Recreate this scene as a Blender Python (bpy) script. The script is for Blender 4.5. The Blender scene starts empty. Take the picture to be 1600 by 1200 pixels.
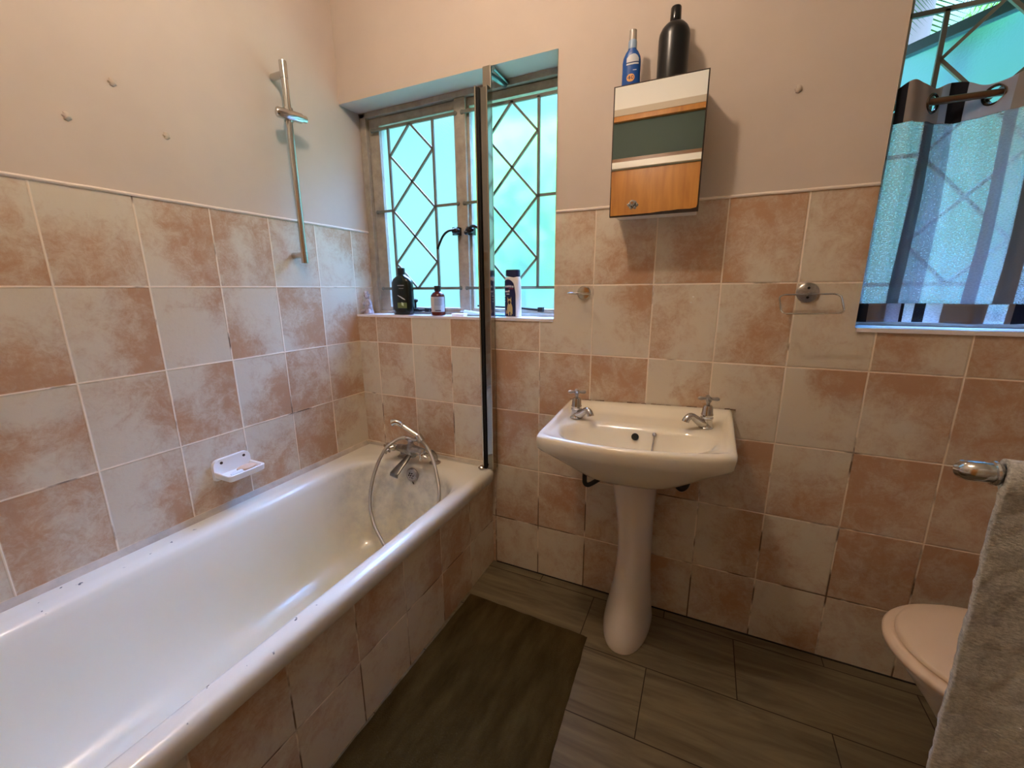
import bpy, bmesh, math, random
from mathutils import Vector, Matrix, noise
random.seed(7)
S = bpy.context.scene
COL = S.collection
PI = math.pi

# ------------------------------------------------------------------ camera
cam_d = bpy.data.cameras.new('camera')
cam_d.sensor_fit = 'HORIZONTAL'; cam_d.sensor_width = 36.0
cam_d.lens = 647.2867 / 1600 * 36.0
cam_d.clip_start = 0.02
cam = bpy.data.objects.new('camera', cam_d); COL.objects.link(cam)
RM = [Vector((0.90736566, 0.42029307, -0.00642572)),     # right
      Vector((0.08831755, -0.20556878, -0.97464942)),    # down
      Vector((-0.41095932, 0.88379591, -0.2236453))]     # forward
m = Matrix.Identity(4)
for i in range(3):
    m[i][0] = RM[0][i]; m[i][1] = -RM[1][i]; m[i][2] = -RM[2][i]
m[0][3], m[1][3], m[2][3] = 1.4923, -1.4878, 1.2193
cam.matrix_world = m
S.camera = cam

# ------------------------------------------------------------------ world
S.view_settings.view_transform = 'Standard'
S.view_settings.look = 'None'
S.view_settings.gamma = 1.0
S.view_settings.exposure = 0.46
S.cycles.max_bounces = 10
S.cycles.diffuse_bounces = 5
S.cycles.transmission_bounces = 8
S.cycles.transparent_max_bounces = 16
S.cycles.sample_clamp_indirect = 60.0
S.cycles.caustics_reflective = False
S.cycles.caustics_refractive = True
w = bpy.data.worlds.new('world'); S.world = w; w.use_nodes = True
nt = w.node_tree; nt.nodes.clear()
def N(nt, t, **k):
    n = nt.nodes.new(t)
    for a, b in k.items():
        if a == 'inp':
            for kk, v in b.items(): n.inputs[kk].default_value = v
        else: setattr(n, a, b)
    return n
tc = N(nt, 'ShaderNodeTexCoord'); sp = N(nt, 'ShaderNodeSeparateXYZ')
nt.links.new(tc.outputs['Generated'], sp.inputs[0])
rp = N(nt, 'ShaderNodeValToRGB')
cr = rp.color_ramp
cr.elements[0].position = 0.0; cr.elements[0].color = (.12, .26, .20, 1)
cr.elements[1].position = 1.0; cr.elements[1].color = (14.5, 24.5, 52.0, 1)
for p, c in ((.47, (.25, .50, .33, 1)), (.53, (.32, .66, .28, 1)), (.62, (.32, .68, .38, 1)), (.68, (.30, .70, .60, 1)), (.74, (1.5, 2.6, 4.2, 1)), (.80, (10.5, 17.5, 37.0, 1))):
    e = cr.elements.new(p); e.color = c
mr = N(nt, 'ShaderNodeMapRange', inp={'From Min': -1.0, 'From Max': 1.0})
nt.links.new(sp.outputs[2], mr.inputs[0])
nz = N(nt, 'ShaderNodeTexNoise', inp={'Scale': 2.2, 'Detail': 3.0})
nt.links.new(tc.outputs['Generated'], nz.inputs['Vector'])
ad = N(nt, 'ShaderNodeMath', operation='MULTIPLY_ADD', inp={1: .16, 2: -.08})
nt.links.new(nz.outputs['Fac'], ad.inputs[0])
ad2 = N(nt, 'ShaderNodeMath', operation='ADD')
nt.links.new(mr.outputs[0], ad2.inputs[0]); nt.links.new(ad.outputs[0], ad2.inputs[1])
nt.links.new(ad2.outputs[0], rp.inputs[0])
bg = N(nt, 'ShaderNodeBackground', inp={'Strength': 1.0})
nt.links.new(rp.outputs[0], bg.inputs[0])
nt.links.new(bg.outputs[0], N(nt, 'ShaderNodeOutputWorld').inputs[0])
LAMP_POS = (.89, -0.90, 2.46)
LAMP_STRENGTH = 208.0
LAMP_COLOR = (1.0, .77, .58, 1)
CEIL = 2.60; WX = 2.72; YF = -1.96; TOP = 1.4818; TW = .2021; TH = .25; BH = .2318
for nm, x0, x1, z0, z1 in (('daylight_portal', .0, 1.0, 1.1, 1.99), ('daylight_portal', 1.85, 2.62, 1.1, 2.0)):
    l = bpy.data.lights.new(nm, 'AREA'); l.shape = 'RECTANGLE'; l.size = x1 - x0; l.size_y = z1 - z0
    l.cycles.is_portal = True
    o = bpy.data.objects.new(nm, l); COL.objects.link(o)
    o.location = ((x0 + x1) / 2, .215, (z0 + z1) / 2); o.rotation_euler = (-PI / 2, 0, 0)

# ------------------------------------------------------------------ materials
MATS = {}
def mat(name, col, rough=.5, metal=0.0, spec=.5, bump=0.0, bscale=60, var=0.0, vscale=8, coat=0.0, trans=0.0, ior=1.45, sss=0):
    if name in MATS: return MATS[name]
    M = bpy.data.materials.new(name); M.use_nodes = True; t = M.node_tree
    b = t.nodes['Principled BSDF']
    b.inputs['Base Color'].default_value = (*col, 1); b.inputs['Roughness'].default_value = rough
    b.inputs['Metallic'].default_value = metal; b.inputs['Specular IOR Level'].default_value = spec
    b.inputs['Coat Weight'].default_value = coat; b.inputs['Coat Roughness'].default_value = .08
    b.inputs['Transmission Weight'].default_value = trans; b.inputs['IOR'].default_value = ior
    c = N(t, 'ShaderNodeTexCoord')
    if var > 0:
        n = N(t, 'ShaderNodeTexNoise', inp={'Scale': vscale, 'Detail': 5.0, 'Roughness': .6}); t.links.new(c.outputs['Object'], n.inputs['Vector'])
        r = N(t, 'ShaderNodeMapRange', inp={'From Min': .3, 'From Max': .7, 'To Min': 1 - var, 'To Max': 1 + var * .6}); t.links.new(n.outputs['Fac'], r.inputs[0])
        x = N(t, 'ShaderNodeVectorMath', operation='SCALE'); x.inputs[0].default_value = col; t.links.new(r.outputs[0], x.inputs['Scale'])
        t.links.new(x.outputs[0], b.inputs['Base Color'])
    if bump > 0:
        n = N(t, 'ShaderNodeTexNoise', inp={'Scale': bscale, 'Detail': 4.0}); t.links.new(c.outputs['Object'], n.inputs['Vector'])
        bb = N(t, 'ShaderNodeBump', inp={'Strength': bump, 'Distance': .01}); t.links.new(n.outputs['Fac'], bb.inputs['Height'])
        t.links.new(bb.outputs[0], b.inputs['Normal'])
    MATS[name] = M; return M

PLASTER = mat('painted plaster', (.60, .515, .44), .75, bump=.10, bscale=9, var=.05, vscale=3)
CEILING = mat('ceiling paint', (.86, .82, .76), .8)
CHROME = mat('chrome', (.58, .565, .54), .16, 1.0)
OLDCHROME = mat('dull chrome', (.42, .40, .38), .28, 1.0, var=.35, vscale=60)
BLACK = mat('black plastic', (.008, .008, .009), .28)
RUBBER = mat('black rubber', (.006, .006, .006), .7)
ENAMEL = mat('basin ceramic', (.86, .80, .65), .13, coat=.5)
CERAMIC = mat('pedestal ceramic', (.84, .76, .66), .2, coat=.3)
TOILETW = mat('toilet ceramic', (.80, .73, .65), .22)
LIDM = mat('toilet lid plastic', (.80, .64, .50), .35)
WHITEP = mat('white plastic', (.85, .83, .80), .35)
FRAMEP = mat('window frame paint', (.40, .355, .29), .55, bump=.4, bscale=45, var=.22, vscale=22)
BARP = mat('burglar bar paint', (.16, .165, .14), .5)
SILLT = mat('white sill tile', (.80, .76, .78), .2, var=.05)
CABW = mat('cabinet white board', (.80, .76, .68), .5)
EDGE = mat('mirror edge', (.035, .018, .010), .6, var=.5, vscale=40)
WOOD = None
def wood(name, c1, c2, scale=(1, 12, 1), rough=.35):
    M = bpy.data.materials.new(name); M.use_nodes = True; t = M.node_tree; b = t.nodes['Principled BSDF']
    c = N(t, 'ShaderNodeTexCoord'); mp = N(t, 'ShaderNodeMapping'); mp.inputs['Scale'].default_value = scale
    n = N(t, 'ShaderNodeTexNoise', inp={'Scale': 3.0, 'Detail': 6.0, 'Distortion': .6})
    r = N(t, 'ShaderNodeValToRGB'); r.color_ramp.elements[0].position = .3; r.color_ramp.elements[1].position = .7
    r.color_ramp.elements[0].color = (*c1, 1); r.color_ramp.elements[1].color = (*c2, 1)
    t.links.new(c.outputs['Object'], mp.inputs[0]); t.links.new(mp.outputs[0], n.inputs['Vector'])
    t.links.new(n.outputs['Fac'], r.inputs[0]); t.links.new(r.outputs[0], b.inputs['Base Color'])
    b.inputs['Roughness'].default_value = rough
    return M
DOORW = wood('varnished orange wood', (.38, .13, .010), (.52, .21, .025), (8, 1, 1))

def tile_mat():
    M = bpy.data.materials.new('wall tile'); M.use_nodes = True; t = M.node_tree; L = t.links.new
    b = t.nodes['Principled BSDF']
    pa = N(t, 'ShaderNodeAttribute', attribute_name='pink'); ia = N(t, 'ShaderNodeAttribute', attribute_name='tid')
    uv = N(t, 'ShaderNodeUVMap'); uv.uv_map = 'UVMap'
    c = N(t, 'ShaderNodeTexCoord')
    off = N(t, 'ShaderNodeVectorMath', operation='MULTIPLY_ADD'); off.inputs[1].default_value = (37, 19, 53)
    L(ia.outputs['Color'], off.inputs[0]); L(c.outputs['Object'], off.inputs[2])
    n1 = N(t, 'ShaderNodeTexNoise', inp={'Scale': 13.0, 'Detail': 8.0, 'Roughness': .68, 'Distortion': .5}); L(off.outputs[0], n1.inputs['Vector'])
    n2 = N(t, 'ShaderNodeTexNoise', inp={'Scale': 55.0, 'Detail': 5.0, 'Roughness': .7, 'Distortion': 1.2}); L(off.outputs[0], n2.inputs['Vector'])
    s = N(t, 'ShaderNodeMath', operation='MULTIPLY_ADD', inp={1: 1.5, 2: -.75}); L(n1.outputs['Fac'], s.inputs[0])
    s1 = N(t, 'ShaderNodeMath', operation='MULTIPLY_ADD', inp={1: .7, 2: -.35}); L(n2.outputs['Fac'], s1.inputs[0])
    s2 = N(t, 'ShaderNodeMath', operation='ADD'); L(s.outputs[0], s2.inputs[0]); L(s1.outputs[0], s2.inputs[1])
    s3 = N(t, 'ShaderNodeMath', operation='ADD'); L(s2.outputs[0], s3.inputs[0]); L(pa.outputs['Fac'], s3.inputs[1])
    f = N(t, 'ShaderNodeMapRange', interpolation_type='SMOOTHSTEP', inp={'From Min': .14, 'From Max': .92}); L(s3.outputs[0], f.inputs[0])
    mx = N(t, 'ShaderNodeMix', data_type='RGBA'); L(f.outputs[0], mx.inputs['Factor'])
    mx.inputs['A'].default_value = (.69, .615, .495, 1); mx.inputs['B'].default_value = (.50, .30, .18, 1)
    # pale crackle flecks inside the patches
    v = N(t, 'ShaderNodeTexNoise', inp={'Scale': 38.0, 'Detail': 6.0, 'Roughness': .75, 'Distortion': 2.5}); L(off.outputs[0], v.inputs['Vector'])
    vf = N(t, 'ShaderNodeMapRange', inp={'From Min': .60, 'From Max': .74, 'To Max': .55}); L(v.outputs['Fac'], vf.inputs[0])
    mx2 = N(t, 'ShaderNodeMix', data_type='RGBA'); L(vf.outputs[0], mx2.inputs['Factor']); L(mx.outputs['Result'], mx2.inputs['A'])
    mx2.inputs['B'].default_value = (.68, .54, .43, 1)
    # grout
    sx = N(t, 'ShaderNodeSeparateXYZ'); L(uv.outputs[0], sx.inputs[0])
    def edge(o, size):
        a = N(t, 'ShaderNodeMath', operation='SUBTRACT', inp={0: 1.0}); L(o, a.inputs[1])
        mn = N(t, 'ShaderNodeMath', operation='MINIMUM'); L(o, mn.inputs[0]); L(a.outputs[0], mn.inputs[1])
        k = N(t, 'ShaderNodeMath', operation='MULTIPLY', inp={1: size}); L(mn.outputs[0], k.inputs[0]); return k.outputs[0]
    eu, ev = edge(sx.outputs[0], TW), edge(sx.outputs[1], TH)
    mn = N(t, 'ShaderNodeMath', operation='MINIMUM'); L(eu, mn.inputs[0]); L(ev, mn.inputs[1])
    g = N(t, 'ShaderNodeMapRange', inp={'From Min': .0016, 'From Max': .0027, 'To Min': 1.0, 'To Max': 0.0}); L(mn.outputs[0], g.inputs[0])
    gn = N(t, 'ShaderNodeTexNoise', inp={'Scale': 7.0, 'Detail': 4.0}); L(c.outputs['Object'], gn.inputs['Vector'])
    gr = N(t, 'ShaderNodeValToRGB'); gr.color_ramp.elements[0].position = .34; gr.color_ramp.elements[0].color = (.17, .11, .07, 1)
    gr.color_ramp.elements[1].position = .44; gr.color_ramp.elements[1].color = (.86, .74, .60, 1)
    # grout gets dirtier low down
    sz = N(t, 'ShaderNodeSeparateXYZ'); L(c.outputs['Object'], sz.inputs[0])
    dz = N(t, 'ShaderNodeMapRange', inp={'From Min': 0.0, 'From Max': .9, 'To Min': -.16, 'To Max': .04}); L(sz.outputs[2], dz.inputs[0])
    ga = N(t, 'ShaderNodeMath', operation='ADD'); L(gn.outputs['Fac'], ga.inputs[0]); L(dz.outputs[0], ga.inputs[1])
    L(ga.outputs[0], gr.inputs[0])
    mx3 = N(t, 'ShaderNodeMix', data_type='RGBA'); L(g.outputs[0], mx3.inputs['Factor']); L(mx2.outputs['Result'], mx3.inputs['A']); L(gr.outputs[0], mx3.inputs['B'])
    L(mx3.outputs['Result'], b.inputs['Base Color'])
    rr = N(t, 'ShaderNodeMapRange', inp={'To Min': .32, 'To Max': .85}); L(g.outputs[0], rr.inputs[0]); L(rr.outputs[0], b.inputs['Roughness'])
    h = N(t, 'ShaderNodeMapRange', inp={'From Min': .0, 'From Max': .004}); L(mn.outputs[0], h.inputs[0])
    bp = N(t, 'ShaderNodeBump', inp={'Strength': .7, 'Distance': .002}); L(h.outputs[0], bp.inputs['Height'])
    bp2 = N(t, 'ShaderNodeBump', inp={'Strength': .12, 'Distance': .004}); L(n2.outputs['Fac'], bp2.inputs['Height']); L(bp.outputs[0], bp2.inputs['Normal'])
    L(bp2.outputs[0], b.inputs['Normal'])
    return M
TILE = tile_mat()

def floor_mat():
    M = bpy.data.materials.new('wood look floor tile'); M.use_nodes = True; t = M.node_tree; L = t.links.new
    b = t.nodes['Principled BSDF']; c = N(t, 'ShaderNodeTexCoord'); ia = N(t, 'ShaderNodeAttribute', attribute_name='tid')
    uv = N(t, 'ShaderNodeUVMap'); uv.uv_map = 'UVMap'
    off = N(t, 'ShaderNodeVectorMath', operation='MULTIPLY_ADD'); off.inputs[1].default_value = (7, 19, 3)
    L(ia.outputs['Color'], off.inputs[0]); L(c.outputs['Object'], off.inputs[2])
    mp = N(t, 'ShaderNodeMapping'); mp.inputs['Scale'].default_value = (2.0, 16, 1); L(off.outputs[0], mp.inputs[0])
    n = N(t, 'ShaderNodeTexNoise', inp={'Scale': 1.6, 'Detail': 7.0, 'Roughness': .6, 'Distortion': .8}); L(mp.outputs[0], n.inputs['Vector'])
    r = N(t, 'ShaderNodeValToRGB'); r.color_ramp.elements[0].position = .28; r.color_ramp.elements[1].position = .72
    r.color_ramp.elements[0].color = (.095, .072, .045, 1); r.color_ramp.elements[1].color = (.225, .180, .104, 1)
    L(n.outputs['Fac'], r.inputs[0])
    sx = N(t, 'ShaderNodeSeparateXYZ'); L(uv.outputs[0], sx.inputs[0])
    mn = N(t, 'ShaderNodeMath', operation='MINIMUM'); L(sx.outputs[0], mn.inputs[0]); L(sx.outputs[1], mn.inputs[1])
    g = N(t, 'ShaderNodeMapRange', inp={'From Min': .0012, 'From Max': .0020, 'To Min': 1.0, 'To Max': 0.0}); L(mn.outputs[0], g.inputs[0])
    mx3 = N(t, 'ShaderNodeMix', data_type='RGBA'); L(g.outputs[0], mx3.inputs['Factor']); L(r.outputs[0], mx3.inputs['A']); mx3.inputs['B'].default_value = (.03, .02, .012, 1)
    L(mx3.outputs['Result'], b.inputs['Base Color']); b.inputs['Roughness'].default_value = .6; b.inputs['Specular IOR Level'].default_value = .25
    bp = N(t, 'ShaderNodeBump', inp={'Strength': .15, 'Distance': .003}); L(n.outputs['Fac'], bp.inputs['Height']); L(bp.outputs[0], b.inputs['Normal'])
    return M
FLOORM = floor_mat()

def bath_mat():
    M = bpy.data.materials.new('bath enamel'); M.use_nodes = True; t = M.node_tree; L = t.links.new
    b = t.nodes['Principled BSDF']; c = N(t, 'ShaderNodeTexCoord')
    sz = N(t, 'ShaderNodeSeparateXYZ'); L(c.outputs['Object'], sz.inputs[0])
    # yellow water stain that grows towards the plug end and the bottom
    n = N(t, 'ShaderNodeTexNoise', inp={'Scale': 5.0, 'Detail': 5.0}); L(c.outputs['Object'], n.inputs['Vector'])
    a = N(t, 'ShaderNodeMapRange', inp={'From Min': -1.05, 'From Max': -.55}); L(sz.outputs[1], a.inputs[0])
    z = N(t, 'ShaderNodeMapRange', inp={'From Min': .42, 'From Max': .10}); L(sz.outputs[2], z.inputs[0])
    m1 = N(t, 'ShaderNodeMath', operation='MULTIPLY'); L(a.outputs[0], m1.inputs[0]); L(z.outputs[0], m1.inputs[1])
    m2 = N(t, 'ShaderNodeMath', operation='MULTIPLY'); L(m1.outputs[0], m2.inputs[0]); L(n.outputs['Fac'], m2.inputs[1])
    mx = N(t, 'ShaderNodeMix', data_type='RGBA'); L(m2.outputs[0], mx.inputs['Factor'])
    mx.inputs['A'].default_value = (.84, .81, .70, 1); mx.inputs['B'].default_value = (.70, .60, .32, 1)
    # grey scale under the taps
    g1 = N(t, 'ShaderNodeTexNoise', inp={'Scale': 16.0, 'Detail': 7.0, 'Roughness': .7}); L(c.outputs['Object'], g1.inputs['Vector'])
    gy = N(t, 'ShaderNodeMapRange', inp={'From Min': -.42, 'From Max': -.20}); L(sz.outputs[1], gy.inputs[0])
    gz = N(t, 'ShaderNodeMapRange', inp={'From Min': .452, 'From Max': .43}); L(sz.outputs[2], gz.inputs[0])
    gm = N(t, 'ShaderNodeMapRange', inp={'From Min': .42, 'From Max': .72}); L(g1.outputs['Fac'], gm.inputs[0])
    q1 = N(t, 'ShaderNodeMath', operation='MULTIPLY'); L(gy.outputs[0], q1.inputs[0]); L(gz.outputs[0], q1.inputs[1])
    q2 = N(t, 'ShaderNodeMath', operation='MULTIPLY_ADD', inp={1: .75, 2: .25}); L(gm.outputs[0], q2.inputs[0])
    q3 = N(t, 'ShaderNodeMath', operation='MULTIPLY'); L(q1.outputs[0], q3.inputs[0]); L(q2.outputs[0], q3.inputs[1])
    mx2 = N(t, 'ShaderNodeMix', data_type='RGBA'); L(q3.outputs[0], mx2.inputs['Factor']); L(mx.outputs['Result'], mx2.inputs['A'])
    mx2.inputs['B'].default_value = (.50, .48, .44, 1)
    # chips in the rim
    cn = N(t, 'ShaderNodeTexNoise', inp={'Scale': 34.0, 'Detail': 3.0}); L(c.outputs['Object'], cn.inputs['Vector'])
    cm = N(t, 'ShaderNodeMapRange', inp={'From Min': .675, 'From Max': .70}); L(cn.outputs['Fac'], cm.inputs[0])
    cz = N(t, 'ShaderNodeMapRange', inp={'From Min': .452, 'From Max': .458}); L(sz.outputs[2], cz.inputs[0])
    cy = N(t, 'ShaderNodeMapRange', inp={'From Min': -.80, 'From Max': -.85}); L(sz.outputs[1], cy.inputs[0])
    k1 = N(t, 'ShaderNodeMath', operation='MULTIPLY'); L(cm.outputs[0], k1.inputs[0]); L(cz.outputs[0], k1.inputs[1])
    k2 = N(t, 'ShaderNodeMath', operation='MULTIPLY'); L(k1.outputs[0], k2.inputs[0]); L(cy.outputs[0], k2.inputs[1])
    mx3 = N(t, 'ShaderNodeMix', data_type='RGBA'); L(k2.outputs[0], mx3.inputs['Factor']); L(mx2.outputs['Result'], mx3.inputs['A'])
    mx3.inputs['B'].default_value = (.16, .17, .18, 1)
    L(mx3.outputs['Result'], b.inputs['Base Color']); b.inputs['Roughness'].default_value = .25; b.inputs['Coat Weight'].default_value = .3
    return M
BATHM = bath_mat()

def frosted(nm='frosted glass', rc=(.84, .95, .97, 1), tcol=(.24, .45, .48, 1)):
    M = bpy.data.materials.new(nm); M.use_nodes = True; t = M.node_tree; t.nodes.clear(); L = t.links.new
    o = N(t, 'ShaderNodeOutputMaterial')
    tr = N(t, 'ShaderNodeBsdfTranslucent', inp={'Color': tcol})
    rf = N(t, 'ShaderNodeBsdfRefraction', inp={'Color': rc, 'Roughness': .36, 'IOR': 1.12})
    c = N(t, 'ShaderNodeTexCoord'); n = N(t, 'ShaderNodeTexNoise', inp={'Scale': 160.0, 'Detail': 3.0}); L(c.outputs['Object'], n.inputs['Vector'])
    bp = N(t, 'ShaderNodeBump', inp={'Strength': .5, 'Distance': .002}); L(n.outputs['Fac'], bp.inputs['Height']); L(bp.outputs[0], rf.inputs['Normal'])
    mx = N(t, 'ShaderNodeMixShader', inp={0: .82}); L(tr.outputs[0], mx.inputs[1]); L(rf.outputs[0], mx.inputs[2])
    gl = N(t, 'ShaderNodeBsdfGlossy', inp={'Roughness': .25}); m2 = N(t, 'ShaderNodeMixShader', inp={0: .04}); L(mx.outputs[0], m2.inputs[1]); L(gl.outputs[0], m2.inputs[2])
    L(m2.outputs[0], o.inputs[0]); return M
FROST = frosted(); FROST2 = frosted('sky tinted frosted glass', (.34, .70, 1.0, 1), (.08, .22, .40, 1))  # FROST2: blue of the sky light put into the window_2 pane colour
DARKST = mat('dark steel casement', (.035, .045, .055), .5)

def fabric(name, stops, width, alpha=.0, weave=260, rough=.9):
    """vertical stripes along UV.x (metres); stops = [(pos 0..1, colour, sheer 0..1)]"""
    M = bpy.data.materials.new(name); M.use_nodes = True; t = M.node_tree; t.nodes.clear(); L = t.links.new
    o = N(t, 'ShaderNodeOutputMaterial'); uv = N(t, 'ShaderNodeUVMap'); uv.uv_map = 'UVMap'
    sx = N(t, 'ShaderNodeSeparateXYZ'); L(uv.outputs[0], sx.inputs[0])
    dv = N(t, 'ShaderNodeMath', operation='DIVIDE', inp={1: width}); L(sx.outputs[0], dv.inputs[0])
    fr = N(t, 'ShaderNodeMath', operation='FRACT'); L(dv.outputs[0], fr.inputs[0])
    def ramp(idx):
        r = N(t, 'ShaderNodeValToRGB'); r.color_ramp.interpolation = 'CONSTANT'; e = r.color_ramp.elements
        while len(e) > 1: e.remove(e[0])
        e[0].position = 0
        for i, s in enumerate(stops):
            q = e[0] if i == 0 else e.new(s[0])
            q.color = (*s[1], 1) if idx == 1 else (s[2], s[2], s[2], 1)
        L(fr.outputs[0], r.inputs[0]); return r
    rc, ra = ramp(1), ramp(2)
    wv = N(t, 'ShaderNodeTexNoise', inp={'Scale': 420.0, 'Detail': 2.0}); mp = N(t, 'ShaderNodeMapping'); mp.inputs['Scale'].default_value = (.5, 1, 1)
    L(uv.outputs[0], mp.inputs[0]); L(mp.outputs[0], wv.inputs['Vector'])
    wr = N(t, 'ShaderNodeMapRange', inp={'From Min': .35, 'From Max': .65, 'To Min': .35, 'To Max': 1.3}); L(wv.outputs['Fac'], wr.inputs[0])
    al = N(t, 'ShaderNodeMath', operation='MULTIPLY'); al.use_clamp = True; L(ra.outputs[0], al.inputs[0]); L(wr.outputs[0], al.inputs[1])
    df = N(t, 'ShaderNodeBsdfDiffuse'); L(rc.outputs[0], df.inputs[0])
    tl = N(t, 'ShaderNodeBsdfTranslucent'); L(rc.outputs[0], tl.inputs[0])
    m1 = N(t, 'ShaderNodeMixShader', inp={0: .45}); L(df.outputs[0], m1.inputs[1]); L(tl.outputs[0], m1.inputs[2])
    tp = N(t, 'ShaderNodeBsdfTransparent'); m2 = N(t, 'ShaderNodeMixShader'); L(al.outputs[0], m2.inputs[0]); L(m1.outputs[0], m2.inputs[1]); L(tp.outputs[0], m2.inputs[2])
    L(m2.outputs[0], o.inputs[0]); return M
TAUPE = (.27, .225, .20); WHT = (.62, .68, .70); CHAR = (.035, .035, .045); LIL = (.38, .38, .45); GRT = (.15, .155, .18)
CURT = fabric('sheer striped weave', [(0, WHT, .62), (.19, GRT, .18), (.27, LIL, .45), (.40, WHT, .66), (.60, LIL, .25), (.66, WHT, .50), (.76, TAUPE, .06), (.885, WHT, .66)], .36)
TPL = (.44, .37, .34); LLL = (.52, .50, .56)
CURTB = fabric('header cloth', [(0, CHAR, .0), (.05, TPL, .0), (.30, LLL, .0), (.35, CHAR, .0), (.44, LLL, .02), (.62, TPL, .0), (.92, CHAR, .0)], .36)
CURTH = fabric('hem cloth', [(0, CHAR, .05), (.07, TAUPE, .0), (.20, LIL, .2), (.295, CHAR, .0), (.32, WHT, .3), (.38, CHAR, .10), (.45, WHT, .3), (.53, TAUPE, .0), (.75, WHT, .5), (.87, TAUPE, .0), (.90, CHAR, .05)], .36)

# ------------------------------------------------------------------ mesh helpers
def wloc(o):
    p = Vector(o.location)
    while o.parent: o = o.parent; p += o.location
    return p
class MB:
    def __init__(s): s.v = []; s.f = []; s.m = []
    def add(s, v, f, mi=0):
        k = len(s.v); s.v += [Vector(p) for p in v]; s.f += [[i + k for i in q] for q in f]; s.m += [mi] * len(f); return s
    def box(s, x0, x1, y0, y1, z0, z1, mi=0):
        v = [(x, y, z) for x in (x0, x1) for y in (y0, y1) for z in (z0, z1)]
        return s.add(v, [(0, 1, 3, 2), (4, 6, 7, 5), (0, 4, 5, 1), (2, 3, 7, 6), (0, 2, 6, 4), (1, 5, 7, 3)], mi)
    def tube(s, pts, r, n=14, cap=True, mi=0):
        pts = [Vector(p) for p in pts]; R = r if isinstance(r, (list, tuple)) else [r] * len(pts)
        T = []
        for i in range(len(pts)):
            a = pts[max(0, i - 1)]; b = pts[min(len(pts) - 1, i + 1)]; T.append((b - a).normalized())
        u = T[0].orthogonal().normalized(); rings = []
        for i, p in enumerate(pts):
            u = (u - T[i] * u.dot(T[i]))
            u = u.normalized() if u.length > 1e-6 else T[i].orthogonal().normalized()
            w_ = T[i].cross(u)
            rings.append([p + (u * math.cos(2 * PI * k / n) + w_ * math.sin(2 * PI * k / n)) * R[i] for k in range(n)])
        return s.loft(rings, cap, mi)
    def loft(s, rings, cap=True, mi=0, cap0=None):
        n = len(rings[0]); v = [p for r in rings for p in r]; f = []
        for i in range(len(rings) - 1):
            for k in range(n):
                f.append((i * n + k, i * n + (k + 1) % n, (i + 1) * n + (k + 1) % n, (i + 1) * n + k))
        if cap if cap0 is None else cap0: f.append(tuple(range(n))[::-1])
        if cap: f.append(tuple((len(rings) - 1) * n + k for k in range(n)))
        return s.add(v, f, mi)
    def lathe(s, prof, c, n=28, mi=0, axis=None):
        """prof [(r,h)] about axis through c"""
        ax = Vector(axis or (0, 0, 1)).normalized(); u = ax.orthogonal().normalized(); w_ = ax.cross(u); c = Vector(c)
        return s.loft([[c + ax * h + (u * math.cos(2 * PI * k / n) + w_ * math.sin(2 * PI * k / n)) * max(r, 1e-4) for k in range(n)] for r, h in prof], True, mi)
    def sphere(s, c, r, n=16, sc=(1, 1, 1), mi=0):
        c = Vector(c); rings = []
        for i in range(1, n):
            a = PI * i / n
            rings.append([c + Vector((sc[0] * r * math.sin(a) * math.cos(2 * PI * k / n), sc[1] * r * math.sin(a) * math.sin(2 * PI * k / n), -sc[2] * r * math.cos(a))) for k in range(n)])
        return s.loft(rings, True, mi)
    def torus(s, c, R, r, axis=(0, 0, 1), n=40, k=10, mi=0):
        ax = Vector(axis).normalized(); u = ax.orthogonal().normalized(); w_ = ax.cross(u); c = Vector(c); rings = []
        for i in range(n + 1):
            a = 2 * PI * i / n; d = u * math.cos(a) + w_ * math.sin(a)
            rings.append([c + d * (R + r * math.cos(2 * PI * j / k)) + ax * r * math.sin(2 * PI * j / k) for j in range(k)])
        return s.loft(rings, False, mi)
    def build(s, name, mats, parent=None, smooth=True, bevel=0, ang=38, sub=0, xf=None):
        me = bpy.data.meshes.new(name); v = s.v
        if xf: v = [xf @ p for p in v]
        if parent is not None: v = [p - wloc(parent) for p in v]
        me.from_pydata([tuple(p) for p in v], [], s.f); me.update()
        bm = bmesh.new(); bm.from_mesh(me); bmesh.ops.remove_doubles(bm, verts=bm.verts, dist=1e-6); bmesh.ops.recalc_face_normals(bm, faces=bm.faces)
        bm.to_mesh(me); bm.free()
        mats = mats if isinstance(mats, (list, tuple)) else [mats]
        for q in mats: me.materials.append(q)
        if len(mats) > 1 and len(me.polygons) == len(s.m):
            for p_, q in zip(me.polygons, s.m): p_.material_index = q
        if smooth:
            me.shade_smooth(); me.set_sharp_from_angle(angle=math.radians(ang))
        o = bpy.data.objects.new(name, me); COL.objects.link(o)
        if parent is not None: o.parent = parent
        if bevel:
            b = o.modifiers.new('bevel', 'BEVEL'); b.width = bevel; b.segments = 3; b.limit_method = 'ANGLE'; b.angle_limit = math.radians(40); b.harden_normals = False
        if sub:
            b = o.modifiers.new('subdivision', 'SUBSURF'); b.levels = sub; b.render_levels = sub
        return o
def tag(o, label, cat, group=None):
    o['label'] = label; o['category'] = cat
    if group: o['group'] = group
    return o
def thing(name, loc, label, cat, group=None):
    o = bpy.data.objects.new(name, None); COL.objects.link(o); o.location = Vector(loc); o.empty_display_size = .05
    return tag(o, label, cat, group)
def struct(o):
    o['kind'] = 'structure'; return o
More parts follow.
